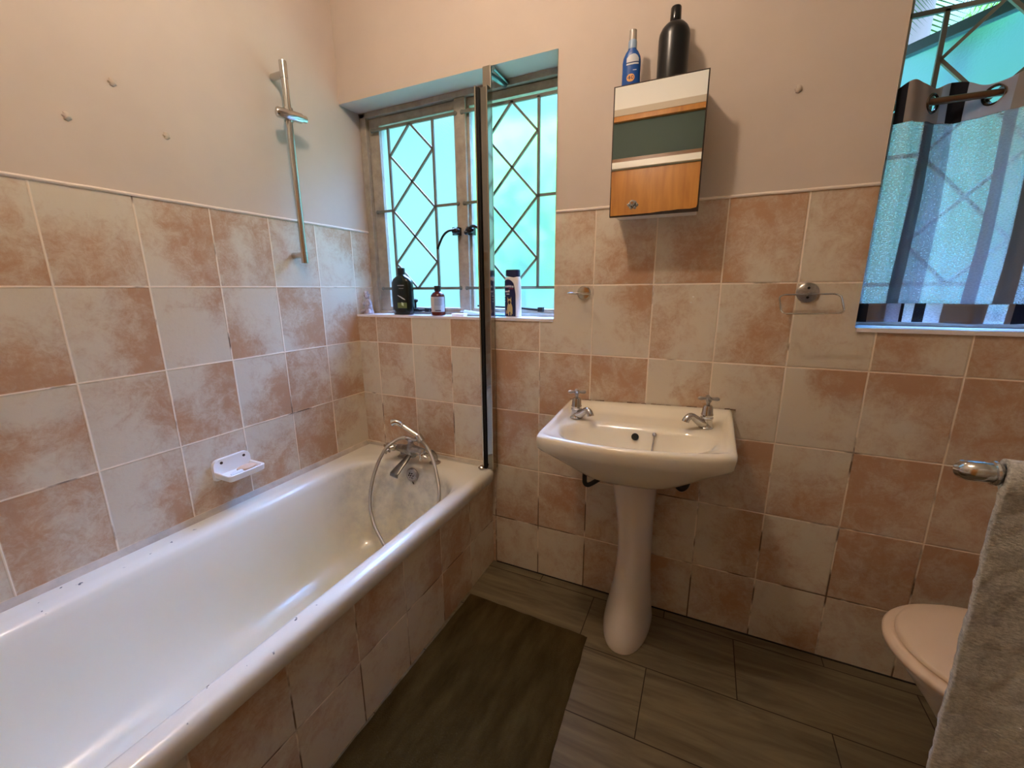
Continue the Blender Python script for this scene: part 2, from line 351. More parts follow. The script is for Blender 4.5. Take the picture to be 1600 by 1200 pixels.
def cat_spline(P, n=8):
    P = [Vector(p) for p in P]; Q = [P[0] * 2 - P[1]] + P + [P[-1] * 2 - P[-2]]; out = []
    for i in range(1, len(Q) - 2):
        for k in range(n):
            t = k / n; a, b, c, d = Q[i - 1:i + 3]
            out.append(.5 * ((2 * b) + (c - a) * t + (2 * a - 5 * b + 4 * c - d) * t * t + (3 * b - a - 3 * c + d) * t ** 3))
    return out + [P[-1]]
def rrect(x0, x1, y0, y1, r, z, n=12):
    """rounded rectangle ring, 4*(n+1) points; r scalar or 4 radii (x1y1, x0y1, x0y0, x1y0)"""
    R = r if isinstance(r, (list, tuple)) else [r] * 4; out = []
    for (cx, cy, a0, q) in ((x1 - R[0], y1 - R[0], 0, R[0]), (x0 + R[1], y1 - R[1], 90, R[1]), (x0 + R[2], y0 + R[2], 180, R[2]), (x1 - R[3], y0 + R[3], 270, R[3])):
        for k in range(n + 1):
            a = math.radians(a0 + 90 * k / n); out.append(Vector((cx + q * math.cos(a), cy + q * math.sin(a), z)))
    return out

# ------------------------------------------------------------------ room shell
def digits(s):
    return [[int(ch) / 9 for ch in row] for row in s.split()]
BACK = {(0,1):'556 556 556',(1,1):'446 557 568',(2,1):'222 222 121',(3,1):'666 755 655',(4,1):'555 455 444',
 (5,0):'234 334 445',(6,0):'233 355 567',(7,0):'246 277 377',(8,0):'775 736 724',(9,0):'457 358 237',
 (5,1):'222 222 322',(6,1):'147 136 124',(7,1):'443 522 612',(8,1):'248 356 475',(9,1):'222 222 222',(10,1):'662 662 552',(11,1):'777 776 666',
 (0,2):'233 222 122',(1,2):'752 544 235',(2,2):'246 137 123',(3,2):'223 122 544',(4,2):'874 764 753',(5,2):'476 576 767',(6,2):'676 577 246',(7,2):'124 136 168',(8,2):'234 222 222',(9,2):'178 123 122',(10,2):'787 235 246',(11,2):'778 567 567',
 (0,3):'333 454 556',(1,3):'467 676 566',(2,3):'345 566 767',(3,3):'211 222 444',(4,3):'877 764 732',(5,3):'433 333 444',(8,3):'568 446 345',(9,3):'212 455 575',(10,3):'777 755 655',(11,3):'666 656 556',
 (4,4):'223 344 666',(5,4):'466 677 555',(6,4):'333 334 444',(7,4):'762 762 632',(8,4):'246 257 246',(9,4):'222 742 653',(10,4):'776 666 666',(11,4):'777 666 444',
 (4,5):'333 333 422',(5,5):'222 344 222',(6,5):'555 656 444',(7,5):'773 662 444',(8,5):'466 467 444',(9,5):'223 245 367',(10,5):'444 343 333',(11,5):'444 343 333'}
LEFT = {(5,0):'222 345 567',(4,0):'112 573 474',(3,0):'367 356 156',(2,0):'745 636 525',(1,0):'535 424 213',(0,0):'357 214 212',
 (5,1):'111 234 787',(4,1):'237 148 257',(3,1):'226 111 111',(2,1):'211 521 842',(1,1):'765 567 257',(0,1):'222 356 578',
 (5,2):'213 776 523',(4,2):'235 127 124',(3,2):'137 548 755',(2,2):'123 158 378',(1,2):'645 664 775',(0,2):'342 433 676',
 (5,3):'765 674 635',(4,3):'124 137 248',(3,3):'333 456 666',(2,3):'112 364 674',(1,3):'555 777 567',(0,3):'434 552 211'}
PANEL = {(0,0):'444 446 445',(1,0):'344 476 575',(2,0):'235 236 238',(3,0):'667 654 433',(4,0):'333 334 335',(5,0):'675 664 433'}
def rndd():
    b = random.choice([2, 3, 5, 6]); return [[min(9, max(0, b + random.randint(-2, 2))) / 9 for _ in range(3)] for _ in range(3)]
def bil(D, u, v):           # v: 0 bottom, 1 top
    x = min(max(u * 3 - .5, 0), 2); y = min(max((1 - v) * 3 - .5, 0), 2)
    i, j = min(int(x), 1), min(int(y), 1); a, b = x - i, y - j
    return (D[j][i] * (1 - a) + D[j][i + 1] * a) * (1 - b) + (D[j + 1][i] * (1 - a) + D[j + 1][i + 1] * a) * b
def tiled(name, ulines, vlines, mapf, holes, table, extra=(), parent=None, plain=None, flip=False, nsub=5):
    """ulines/vlines: tile grid; mapf(u,v)->Vector; holes: (u0,u1,v0,v1); plain: rectangles of plaster (u0,u1,v0,v1) cut by the holes"""
    V = []; F = []; MI = []; UV = []; PK = []; ID = []
    def cuts(a, b, hs):
        return sorted({a, b, *[h for h in hs if a < h < b]})
    def inh(u, v): return any(h[0] < u < h[1] and h[2] < v < h[3] for h in holes)
    hu = [h[0] for h in holes] + [h[1] for h in holes]; hv = [h[2] for h in holes] + [h[3] for h in holes]
    for i in range(len(ulines) - 1):
        for j in range(len(vlines) - 1):
            u0, u1 = ulines[i][0], ulines[i + 1][0]; v0, v1 = vlines[j][0], vlines[j + 1][0]
            key = (ulines[i][1], vlines[j][1]); D = digits(table[key]) if key in table else rndd()
            tid = (random.random(), random.random(), random.random())
            full0, fullw = ulines[i][2]; 
            vf0, vfh = vlines[j][2]
            cu = cuts(u0, u1, hu); cv = cuts(v0, v1, hv)
            for a in range(len(cu) - 1):
                for b in range(len(cv) - 1):
                    if inh((cu[a] + cu[a + 1]) / 2, (cv[b] + cv[b + 1]) / 2): continue
                    for p in range(nsub):
                        for q in range(nsub):
                            us = [cu[a] + (cu[a + 1] - cu[a]) * t / nsub for t in (p, p + 1)]; vs = [cv[b] + (cv[b + 1] - cv[b]) * t / nsub for t in (q, q + 1)]
                            k = len(V)
                            for uu, vv in ((us[0], vs[0]), (us[1], vs[0]), (us[1], vs[1]), (us[0], vs[1])):
                                V.append(mapf(uu, vv)); lu = (uu - full0) / fullw; lv = (vv - vf0) / vfh
                                UV.append((lu, lv)); PK.append(bil(D, lu, lv)); ID.append(tid)
                            F.append((k, k + 1, k + 2, k + 3)); MI.append(0)
    for (a0, a1, b0, b1, off, mi) in (plain or []):
        cu = cuts(a0, a1, hu); cv = cuts(b0, b1, hv)
        for a in range(len(cu) - 1):
            for b in range(len(cv) - 1):
                if inh((cu[a] + cu[a + 1]) / 2, (cv[b] + cv[b + 1]) / 2): continue
                k = len(V)
                for uu, vv in ((cu[a], cv[b]), (cu[a + 1], cv[b]), (cu[a + 1], cv[b + 1]), (cu[a], cv[b + 1])):
                    V.append(mapf(uu, vv, off)); UV.append((.5, .5)); PK.append(0); ID.append((0, 0, 0))
                F.append((k, k + 1, k + 2, k + 3)); MI.append(mi)
    for quad, mi in extra:
        k = len(V)
        for p_ in quad: V.append(Vector(p_)); UV.append((.5, .5)); PK.append(0); ID.append((0, 0, 0))
        F.append(tuple(range(k, k + len(quad)))); MI.append(mi)
    me = bpy.data.meshes.new(name); 
    if parent is not None: V = [p_ - wloc(parent) for p_ in V]
    me.from_pydata([tuple(p_) for p_ in V], [], [f[::-1] if flip else f for f in F])
    uvl = me.uv_layers.new(name='UVMap'); pk = me.attributes.new('pink', 'FLOAT', 'POINT'); idl = me.attributes.new('tid', 'FLOAT_VECTOR', 'POINT')
    for lp in me.loops: uvl.data[lp.index].uv = UV[lp.vertex_index]
    for i_, x in enumerate(PK): pk.data[i_].value = x; idl.data[i_].vector = ID[i_]
    for M in (TILE, PLASTER, SILLT, CEILING): me.materials.append(M)
    for p_, q in zip(me.polygons, MI): p_.material_index = q
    o = bpy.data.objects.new(name, me); COL.objects.link(o)
    if parent is not None: o.parent = parent
    return o
def rows(zmin=0.0):
    out = []
    lines = [0.0] + [BH + TH * k for k in range(6)]           # floor .. TOP
    for k in range(6):
        out.append((lines[k], 5 - k, (lines[k + 1] - TH, TH)))
    out.append((lines[6], -1, (0, 1))); return out
RW = rows()
VO = .1106
def cols(offset, first, last, umax):
    """tile columns starting at offset with cut tile in the corner"""
    out = [(0.0, 0, (offset - TW, TW))]; k = 1; u = offset
    while u < umax - .01:
        out.append((u, k, (u, TW))); k += 1; u += TW
    out.append((umax, k, (0, 1))); return out
W1 = (-.06, .975, 1.108, 1.986); W2 = (1.880, 2.56, 1.104, 2.02)
DEP = .22
def m_back(u, v, off=0.0): return Vector((u, off, v))
ex = []
def reveal(h, left=True):
    x0, x1, z0, z1 = h
    q = [([(x1, 0, z0), (x1, DEP, z0), (x1, DEP, z1), (x1, 0, z1)], 1), ([(x0, 0, z1), (x1, 0, z1), (x1, DEP, z1), (x0, DEP, z1)], 1)]
    if left: q.append(([(x0, DEP, z0), (x0, 0, z0), (x0, 0, z1), (x0, DEP, z1)], 1))
    return q
ex += reveal(W1, False) + reveal(W2)
ex += [([(-.2, DEP, -.05), (WX + .1, DEP, -.05), (WX + .1, DEP, W1[2]), (-.2, DEP, W1[2])], 1), ([(-.2, DEP, W2[3]), (WX + .1, DEP, W2[3]), (WX + .1, DEP, CEIL + .1), (-.2, DEP, CEIL + .1)], 1),
       ([(W1[1], DEP, W1[2]), (W2[0], DEP, W1[2]), (W2[0], DEP, W2[3]), (W1[1], DEP, W2[3])], 1), ([(W2[1], DEP, W1[2]), (WX + .1, DEP, W1[2]), (WX + .1, DEP, W2[3]), (W2[1], DEP, W2[3])], 1),
       ([(-.2, DEP, W1[3]), (W2[0], DEP, W1[3]), (W2[0], DEP, W2[3]), (-.2, DEP, W2[3])], 1)]
struct(tiled('wall_back', cols(VO, 0, 0, WX), RW, m_back, [W1, W2], BACK, ex, plain=[(-.05, WX, TOP, CEIL, .004, 1)]))
# left wall: u runs from far (camera side) to the corner so that the drawing reads left to right
def m_left(u, v, off=0.0): return Vector((-off, -u, v))
lc = [(-.125, -1, (.0 - TW, TW)), (0.0, 0, (.1949 - TW, TW))]
u = .1949; k = 1
while u < 1.95: lc.append((u, k, (u, TW))); k += 1; u += TW
lc.append((-YF, k, (0, 1)))
lw = tiled('wall_left', lc, RW, m_left, [], {}, plain=[(-.125, -YF, TOP, CEIL, .004, 1), (-.23, -.125, 1.0, CEIL, .004, 1)], extra=[])
# paint the hand-read tile pattern (the image reads towards the corner)
pk = lw.data.attributes['pink']; tidx = {}
for key, s_ in LEFT.items():
    D = digits(s_); a0 = (.1949 - TW) if key[0] == 0 else .1949 + (key[0] - 1) * TW
    z0 = TOP - (key[1] + 1) * TH
    for p_ in lw.data.polygons:
        c_ = p_.center
        if abs(c_.x) < 1e-5 and a0 < -c_.y < a0 + TW and z0 < c_.z < z0 + TH and p_.material_index == 0:
            for vi in p_.vertices:
                q = lw.data.vertices[vi].co; pk.data[vi].value = bil(D, 1 - (-q.y - a0) / TW, (q.z - z0) / TH)
struct(lw)
struct(tiled('wall_right', cols(.12, 0, 0, -YF + .0), RW, lambda u, v, off=0: Vector((WX + off, -u, v)), [], {}, plain=[(0, -YF, TOP, CEIL, .0, 1)], nsub=2))
DX0, DX1, DH = .60, 1.42, 2.03
struct(tiled('wall_front', cols(.1, 0, 0, WX), RW, lambda u, v, off=0: Vector((u, YF - off, v)), [(DX0, DX1, -.01, 2.36)], {}, plain=[(0, WX, TOP, 2.0, .0, 1), (0, WX, 2.0, CEIL, .0, 3)], nsub=2))
MB().box(.3, 1.8, YF - .002, YF + .012, 2.366, 2.406).build('trim_6', mat('beige architrave', (.55, .45, .34), .5), smooth=False)['kind'] = 'structure'
# ceiling, floor
b = MB().box(-.1, WX + .1, YF - .3, .3, CEIL, CEIL + .1); struct(b.build('ceiling', CEILING, smooth=False))
def floor():
    V = []; F = []; UV = []; ID = []
    ys = [(.02, -.042, .446), (-.042, -.288, .18), (-.288, -.532, .415), (-.532, -.776, .18), (-.776, -1.02, .415), (-1.02, -1.264, .18), (-1.264, -1.508, .415), (-1.508, -1.752, .18), (-1.752, -2.2, .415)]
    for ya, yb, x0 in ys:
        x = x0 - .5
        while x < WX:
            k = len(V); tid = (random.random() * 3, random.random() * 3, random.random()); xa, xb = max(x, 0), min(x + .5, WX); xm = (x + x + .5) / 2; ym = (ya + yb) / 2
            for u_, v_ in ((xa, yb), (xm, yb), (xb, yb), (xa, ym), (xm, ym), (xb, ym), (xa, ya), (xm, ya), (xb, ya)):
                u2 = min(max(u_, xa), xb); V.append((u2, v_, 0)); UV.append((min(u2 - x, x + .5 - u2), min(ya - v_, v_ - yb))); ID.append(tid)
            for q in ((0, 1, 4, 3), (1, 2, 5, 4), (3, 4, 7, 6), (4, 5, 8, 7)): F.append(tuple(k + i for i in q))
            x += .5
    me = bpy.data.meshes.new('floor'); me.from_pydata(V, [], F); uvl = me.uv_layers.new(name='UVMap'); idl = me.attributes.new('tid', 'FLOAT_VECTOR', 'POINT')
    for lp in me.loops: uvl.data[lp.index].uv = UV[lp.vertex_index]
    for i, x in enumerate(ID): idl.data[i].vector = x
    me.materials.append(FLOORM); o = bpy.data.objects.new('floor', me); COL.objects.link(o); return struct(o)
floor()
# trims: raised plaster bead over the tiles, dark gap at the floor
TRIMM = mat('tile edge filler', (.86, .76, .66), .5, bump=.2, bscale=70)
def bead(nm, pts):
    b = MB().tube(pts, .0046, 8); return struct(b.build(nm, TRIMM))
bead('trim_1', [(.977 + i * .05, -.001, TOP + .003 + .0004 * math.sin(i * 2.1)) for i in range(19)][:-1] + [(1.879, -.001, TOP + .003)])
bead('trim_2', [(.001, .12 - i * .05, TOP + .003 + .0004 * math.sin(i * 1.7)) for i in range(41)])
b = MB(); b.tube([(.72, -.001, .002), (WX, -.001, .002)], .003, 6); struct(b.build('trim_3', mat('dark floor gap', (.02, .014, .01), .9)))
b = MB(); b.tube([(1.0 + i * .033, -.002, .803 + .0008 * i * .75 + random.uniform(-.002, .002)) for i in range(19)], .0035, 6)
# window sills
CAULK = mat('grey sealant', (.56, .50, .43), .45, var=.25, vscale=14)
q = MB(); q.loft([[Vector((.0004, y, .461)), Vector((.014, y, .461)), Vector((.010, y, .470)), Vector((.0004, y, .4835))] for y in (-1.95, -.9, -.012)]); q.build('trim_7', CAULK)['kind'] = 'structure'
q = MB(); q.loft([[Vector((x, -.0004, .461)), Vector((x, -.010, .461)), Vector((x, -.007, .468)), Vector((x, -.0004, .474))] for x in (.004, .3, .665)]); q.build('trim_10', CAULK)['kind'] = 'structure'
SB = MB().box(0, .975, -.003, DEP, 1.090, 1.108); SB.box(1.88, 2.56, -.004, DEP, 1.088, 1.104)
sb = MB().box(.001, .972, -.004, DEP, 1.098, 1.1085); struct(sb.build('trim_4', SILLT, smooth=False))
sb = MB().box(1.882, 2.56, -.006, DEP, 1.094, 1.105); struct(sb.build('trim_5', SILLT, smooth=False))

# ------------------------------------------------------------------ windows
def window(name, X0, X1, Z0, Z1, casements, mull, yf=.12):
    """casements: list of (glass x0, x1, bars dict, open?)"""
    root = bpy.data.objects.new(name, None); COL.objects.link(root); root.location = ((X0 + X1) / 2, yf, Z0); struct(root)
    f = MB(); f.box(X0, X0 + .035, yf - .01, yf + .07, Z0, Z1); f.box(X1 - .02, X1, yf - .01, yf + .07, Z0, Z1)
    f.box(X0, X1, yf - .01, yf + .07, Z1 - .022, Z1); f.box(X0, X1, yf - .004, yf + .07, Z0, Z0 + .012)
    f.build('window_frame', FRAMEP, root, smooth=False, bevel=.003)
    for a, b_ in mull:
        q = MB().box(a, b_, yf - .006, yf + .06, Z0 + .012, Z1 - .022); q.build('mullion', FRAMEP, root, smooth=False, bevel=.003)
    return root
def casement(root, fx0, fx1, gx0, gx1, gz0, gz1, fz0, fz1, y, pivot=None, ang=0, fm=None, gm=None):
    xf = None
    if pivot: xf = Matrix.Translation(pivot) @ Matrix.Rotation(ang, 4, 'Z') @ Matrix.Translation(-Vector(pivot))
    f = MB(); f.box(fx0, gx0, y, y + .03, fz0, fz1); f.box(gx1, fx1, y, y + .03, fz0, fz1); f.box(gx0, gx1, y, y + .03, fz0, gz0); f.box(gx0, gx1, y, y + .03, gz1, fz1)
    fo = f.build('casement', fm or FRAMEP, root, smooth=False, bevel=.002, xf=xf)
    g = MB(); g.add([(gx0 - .003, y + .018, gz0 - .003), (gx1 + .003, y + .018, gz0 - .003), (gx1 + .003, y + .018, gz1 + .003), (gx0 - .003, y + .018, gz1 + .003)], [(0, 1, 2, 3)])
    g.build('glass_pane', gm or FROST, fo, smooth=False, xf=xf)
def bars(root, xa, xb, v1, v2, zt=1.9095, zm=1.570, zb=1.2245, y=.114, diam=True, midL=True, midR=True, half=False):
    q = MB(); w_ = .0052; d = .004
    def bar(p0, p1, k=1.0):
        (x0, z0), (x1, z1) = p0, p1; L_ = math.hypot(x1 - x0, z1 - z0); nx, nz_ = -(z1 - z0) / L_ * w_ * k, (x1 - x0) / L_ * w_ * k
        v = [(x0 + nx, y - d, z0 + nz_), (x1 + nx, y - d, z1 + nz_), (x1 - nx, y - d, z1 - nz_), (x0 - nx, y - d, z0 - nz_)]
        v += [(a, y + d, c) for a, _, c in v]
        q.add(v, [(0, 1, 2, 3), (7, 6, 5, 4), (0, 4, 5, 1), (1, 5, 6, 2), (2, 6, 7, 3), (3, 7, 4, 0)])
    bar((xa, zt), (xb, zt), 1.1); bar((xa, zb), (xb, zb), 1.1)
    bar((v1, zt), (v1, zb)); bar((v2, zt), (v2, zb))
    if midL: bar((xa, zm), (v1, zm))
    if midR: bar((v2, zm), (xb, zm))
    xm = (v1 + v2) / 2; st = (zt - zb) / 6; e = .004
    for i in range(6):
        a, c = zt - st * i, zt - st * (i + 1)
        if i % 2 == 0: bar((xm, a), (v1 + e, c), .8); bar((xm, a), (v2 - e, c), .8)
        else: bar((v1 + e, a), (xm, c), .8); bar((v2 - e, a), (xm, c), .8)
    for X in (xa, xb):
        for Z in (zt, zm, zb):
            if Z == zm and ((X == xa and not midL) or (X == xb and not midR)): continue
            q.sphere((X, y, Z), .009, 8, (1, .7, 1))
    q.build('burglar_bars', BARP, root, smooth=True, ang=30)
win1 = window('window_1', 0.0, .975, 1.1085, 1.986, None, [(.497, .548)])
casement(win1, .037, .499, .0925, .489, 1.138, 1.929, 1.122, 1.962, .128)
casement(win1, .546, .953, .558, .942, 1.138, 1.932, 1.122, 1.962, .128)
bars(win1, .066, .503, .157, .391)
bars(win1, .534, .955, .645, .865)
q = MB()      # casement handles
q.box(.486, .515, .088, .118, 1.442, 1.474); q.sphere((.505, .085, 1.458), .017, 10, (1.2, .8, .8)); q.tube(cat_spline([(.508, .08, 1.462), (.478, .07, 1.458), (.452, .065, 1.437), (.425, .062, 1.388)]), [.006] * 4 + [.005] * 21, 8)
q.build('window_catch', BLACK, win1)
q = MB(); q.box(.556, .583, .088, .118, 1.44, 1.472); q.sphere((.572, .085, 1.457), .017, 10, (1.2, .8, .8)); q.sphere((.559, .08, 1.448), .010, 8)
q.tube(cat_spline([(.570, .08, 1.462), (.60, .07, 1.470), (.63, .065, 1.455), (.66, .062, 1.41)]), .006, 8); q.build('window_catch', BLACK, win1)
q = MB(); q.tube([(.17, .10, 1.125), (.36, .10, 1.128)], .005, 8); q.lathe([(.012, 0), (.012, .012), (.005, .014), (.005, .038), (.013, .044), (.012, .052), (.003, .056)], (.262, .10, 1.122), 14); q.box(.235, .29, .09, .112, 1.120, 1.131); q.box(.32, .345, .09, .112, 1.12, 1.136)
q.build('peg_stay', RUBBER, win1)
q = MB(); q.tube([(.60, .088, 1.150), (.80, .095, 1.142), (.87, .10, 1.136)], [.0035, .004, .005], 8); q.box(.872, .892, .095, .118, 1.128, 1.146); q.build('peg_stay', RUBBER, win1)

win2 = window('window_2', 1.88, 2.56, 1.105, 2.02, None, [(2.325, 2.365)])
casement(win2, 1.825, 2.295, 1.855, 2.265, 1.145, 1.945, 1.122, 1.975, .150, (2.295, .165, 1.5), math.radians(-46), DARKST, FROST2)
casement(win2, 2.365, 2.545, 2.38, 2.53, 1.138, 1.975, 1.122, 1.99, .128, fm=DARKST, gm=FROST2)
MB().box(1.35, 3.6, DEP, 1.0, 2.36, 2.42).build('sky_blocker', mat('sky blocker board', (.30, .28, .25), .7), smooth=False)['kind'] = 'structure'  # unseen board added outside to keep high sky light out of window_2
bars(win2, 1.895, 2.33, 1.984, 2.206, y=.114)

# ------------------------------------------------------------------ door on the wall behind the camera (seen in the cabinet mirror)
dr = bpy.data.objects.new('door_1', None); COL.objects.link(dr); dr.location = ((DX0 + DX1) / 2, YF, 0); struct(dr)
dlf = MB().box(DX0 + .03, DX1 - .03, YF - .05, YF - .012, .005, DH).build('door_leaf', DOORW, dr, smooth=False, bevel=.003)
MB().box(DX0 - .02, DX1 + .02, YF - .06, YF + .015, DH + .004, DH + .046).build('lower_rail', mat('white gloss paint', (.82, .78, .7), .35), dr, smooth=False, bevel=.003)
MB().box(DX0 + .02, DX1 - .02, YF - .06, YF + .004, DH + .046, DH + .070).build('transom_bottom_rail', wood('brown wood', (.16, .07, .03), (.26, .12, .05)), dr, smooth=False)
MB().box(DX0 + .02, DX1 - .02, YF - .03, YF - .022, DH + .066, 2.335).build('transom_glass', mat('grey green glass', (.075, .10, .085), .65, spec=.2), dr, smooth=False)
MB().box(DX0 - .0, DX1 + .0, YF - .06, YF + .010, 2.332, 2.366).build('transom_top_rail', DOORW, dr, smooth=False, bevel=.003)
for x in (DX0, DX1 - .03): MB().box(x, x + .03, YF - .06, YF + .012, 0, 2.34).build('door_jamb', DOORW, dr, smooth=False, bevel=.003)
q = MB(); q.lathe([(.025, 0), (.025, .006), (.009, .01), (.009, .045)], (DX0 + .09, YF - .012, 1.02), 16, axis=(0, 1, 0)); q.tube([(DX0 + .09, YF + .03, 1.02), (DX0 + .21, YF + .03, 1.02)], .008, 10); q.build('door_handle', CHROME, dlf)

# ------------------------------------------------------------------ ceiling lamp (just above the frame)
lp = thing('ceiling_lamp', (LAMP_POS[0], LAMP_POS[1], CEIL - .001), 'round warm white lamp on the ceiling in front of the first window', 'lamp')
EM = bpy.data.materials.new('lit lamp glass'); EM.use_nodes = True; t = EM.node_tree; t.nodes.clear()
e = N(t, 'ShaderNodeEmission', inp={'Color': LAMP_COLOR, 'Strength': LAMP_STRENGTH}); t.links.new(e.outputs[0], N(t, 'ShaderNodeOutputMaterial').inputs[0])
MB().lathe([(.06, -.02), (.075, -.012), (.075, 0)], (LAMP_POS[0], LAMP_POS[1], CEIL - .001), 32).build('lamp_base', WHITEP, lp)
MB().tube([(LAMP_POS[0], LAMP_POS[1], CEIL - .02), (LAMP_POS[0], LAMP_POS[1], LAMP_POS[2] + .044)], .006, 8).build('cord', WHITEP, lp)
MB().sphere(LAMP_POS, .045, 20).build('lamp_globe', EM, lp)

# ------------------------------------------------------------------ bath
bt = thing('bathtub', (0, 0, 0), 'long white enamel bathtub with rolled rim and chipped edges against the left wall', 'bathtub')
rings = []
Y1 = -1.955
rings.append(rrect(.001, .712, Y1, -.001, [.02, .004, .01, .01], .405))
rings.append(rrect(.001, .718, Y1, -.001, [.02, .004, .01, .01], .420))
rings.append(rrect(.001, .7185, Y1, -.001, [.022, .004, .01, .01], .442))
rings.append(rrect(.001, .7155, Y1 + .002, -.001, [.024, .004, .01, .01], .454))
rings.append(rrect(.001, .707, Y1 + .006, -.001, [.028, .005, .02, .02], .4615))
rings.append(rrect(.001, .696, Y1 + .01, -.001, [.03, .005, .02, .02], .4645))
rings.append(rrect(.012, .686, Y1 + .03, -.03, [.06, .03, .05, .05], .4655))
rings.append(rrect(.055, .675, Y1 + .06, -.085, [.15, .12, .15, .15], .4645))
rings.append(rrect(.086, .665, Y1 + .09, -.112, [.19, .15, .18, .18], .461))
rings.append(rrect(.098, .658, Y1 + .10, -.124, [.19, .15, .18, .18], .450))
rings.append(rrect(.106, .653, Y1 + .12, -.131, [.19, .15, .18, .18], .43))
rings.append(rrect(.116, .643, Y1 + .17, -.145, [.18, .16, .18, .18], .36))
rings.append(rrect(.130, .628, Y1 + .26, -.170, [.17, .16, .18, .18], .24))
rings.append(rrect(.150, .605, Y1 + .35, -.205, [.15, .15, .17, .17], .15))
rings.append(rrect(.185, .570, Y1 + .42, -.25, [.13, .13, .15, .15], .105))
rings.append(rrect(.24, .52, Y1 + .50, -.31, [.1, .1, .1, .1], .085))
rings.append(rrect(.33, .43, Y1 + .60, -.40, [.04] * 4, .080))
MB().loft(rings, True, cap0=False).build('bath_shell', BATHM, bt, ang=80)
OV = (.378, -.1385, .424)
q = MB(); q.lathe([(.031, 0), (.031, .004), (.024, .009), (.012, .0085)], OV, 26, axis=(0, -1, .14)); ovp = q.build('overflow_plate', OLDCHROME, bt)
q = MB()
for k in range(7):
    a = 2 * PI * k / 6; r = .0115 if k < 6 else 0
    q.lathe([(.0032, 0), (.0032, .0012)], (OV[0] - .002 + r * math.cos(a), OV[1] - .0092, OV[2] - .002 + r * math.sin(a)), 10, axis=(0, -1, .14))
q.tube([(OV[0], OV[1] - .008, OV[2] - .022), (OV[0] + .008, OV[1] - .006, OV[2] - .042)], .002, 6); q.build('overflow_holes', RUBBER, ovp)
q = MB(); q.lathe([(.03, 0), (.03, .003), (.022, .005)], (.38, -.42, .0805), 24); q.build('drain', OLDCHROME, bt)
# tiled side panel
pc = [(0.0, 0, (-.004, TW))]
for k in range(1, 10): pc.append((.198 + TW * (k - 1), k, (.198 + TW * (k - 1), TW)))
pc.append((-Y1, 10, (0, 1)))
pr = [(0.0, 1, (.207 - TH, TH)), (.207, 0, (.207, TH)), (.418, -1, (0, 1))]
def m_panel(u, v, off=0): return Vector((.7015 - off, -u, v))
pn = tiled('bath_panel', pc, pr, m_panel, [], {}, parent=bt)
pk = pn.data.attributes['pink']
for key, s_ in PANEL.items():
    D = digits(s_); a0 = 0 if key[0] == 0 else .198 + (key[0] - 1) * TW
    for p_ in pn.data.polygons:
        if a0 < -p_.center.y < a0 + TW and p_.center.z > .207:
            for vi in p_.vertices:
                c_ = pn.data.vertices[vi].co; pk.data[vi].value = bil(D, 1 - (-c_.y - a0) / TW, (c_.z - .207) / TH)
bm = bmesh.new(); bm.from_mesh(pn.data)
ge = bmesh.ops.extrude_face_region(bm, geom=bm.faces[:]); 
for v in [g for g in ge['geom'] if isinstance(g, bmesh.types.BMVert)]: v.co.x -= .03
bm.to_mesh(pn.data); bm.free()
pn['label'] = 'pink and cream tiled side panel'

# ------------------------------------------------------------------ bath mixer, hose and handset
mx_ = thing('bath_mixer', (.36, -.10, .4655), 'worn chrome bath tap with two cross handles on the end of the bathtub', 'tap')
for x in (.272, .450):
    q = MB(); q.lathe([(.026, 0), (.025, .004), (.013, .012)], (x, -.068, .4645), 20)
    q.tube(cat_spline([(x, -.068, .47), (x, -.068, .495), (x + (-.008 if x > .36 else .008), -.082, .518), (x + (-.03 if x > .36 else .03), -.104, .527)]), .0125, 14)
    q.build('pillar', OLDCHROME, mx_)
q = MB(); q.tube([(.285, -.112, .527), (.32, -.112, .527), (.345, -.112, .527), (.375, -.112, .527), (.40, -.112, .527), (.436, -.112, .527)], [.016, .019, .024, .024, .019, .016], 18)
q.lathe([(.021, -.03), (.023, 0), (.018, .025), (.013, .032), (.013, .045), (.017, .047), (.017, .055)], (.360, -.115, .527), 20); q.build('mixer_body', OLDCHROME, mx_)
for x in (.275, .442):
    d = Vector((-.35 if x < .3 else .12, -.85, .12)).normalized(); c = Vector((x, -.112, .527))
    q = MB(); q.lathe([(.016, 0), (.017, .018), (.012, .026), (.008, .036), (.010, .042), (.010, .052), (.004, .056)], c, 16, axis=d)
    e_ = c + d * .046; u_ = d.orthogonal().normalized(); w_ = d.cross(u_)
    for a in (.5, .5 + PI / 2):
        dd = u_ * math.cos(a) + w_ * math.sin(a)
        q.tube([e_ - dd * .028, e_ - dd * .022, e_, e_ + dd * .022, e_ + dd * .028], [.004, .0065, .005, .0065, .004], 10)
    q.build('cross_handle', CHROME, mx_)
sp_ = cat_spline([(.360, -.120, .512), (.358, -.150, .496), (.350, -.185, .474), (.342, -.215, .452)], 6); q = MB(); rg = []
for i, p in enumerate(sp_):
    t_ = i / (len(sp_) - 1); a, h = .012 + .014 * t_, .009 - .002 * t_
    T = (sp_[min(i + 1, len(sp_) - 1)] - sp_[max(i - 1, 0)]).normalized(); sd = Vector((1, -.2, 0)).normalized(); up = sd.cross(T).normalized()
    rg.append([p + sd * a * math.cos(2 * PI * k / 16) + up * h * math.sin(2 * PI * k / 16) for k in range(16)])
rg.append([p + Vector((0, -.003, -.012)) for p in rg[-1]])
q.loft(rg); q.build('spout', mat('tarnished chrome', (.22, .21, .19), .3, 1.0, var=.3, vscale=50), mx_)
q = MB(); q.tube(cat_spline([(.360, -.115, .575), (.345, -.117, .583), (.372, -.118, .581), (.400, -.119, .585), (.414, -.12, .592)], 5), .0095, 12)
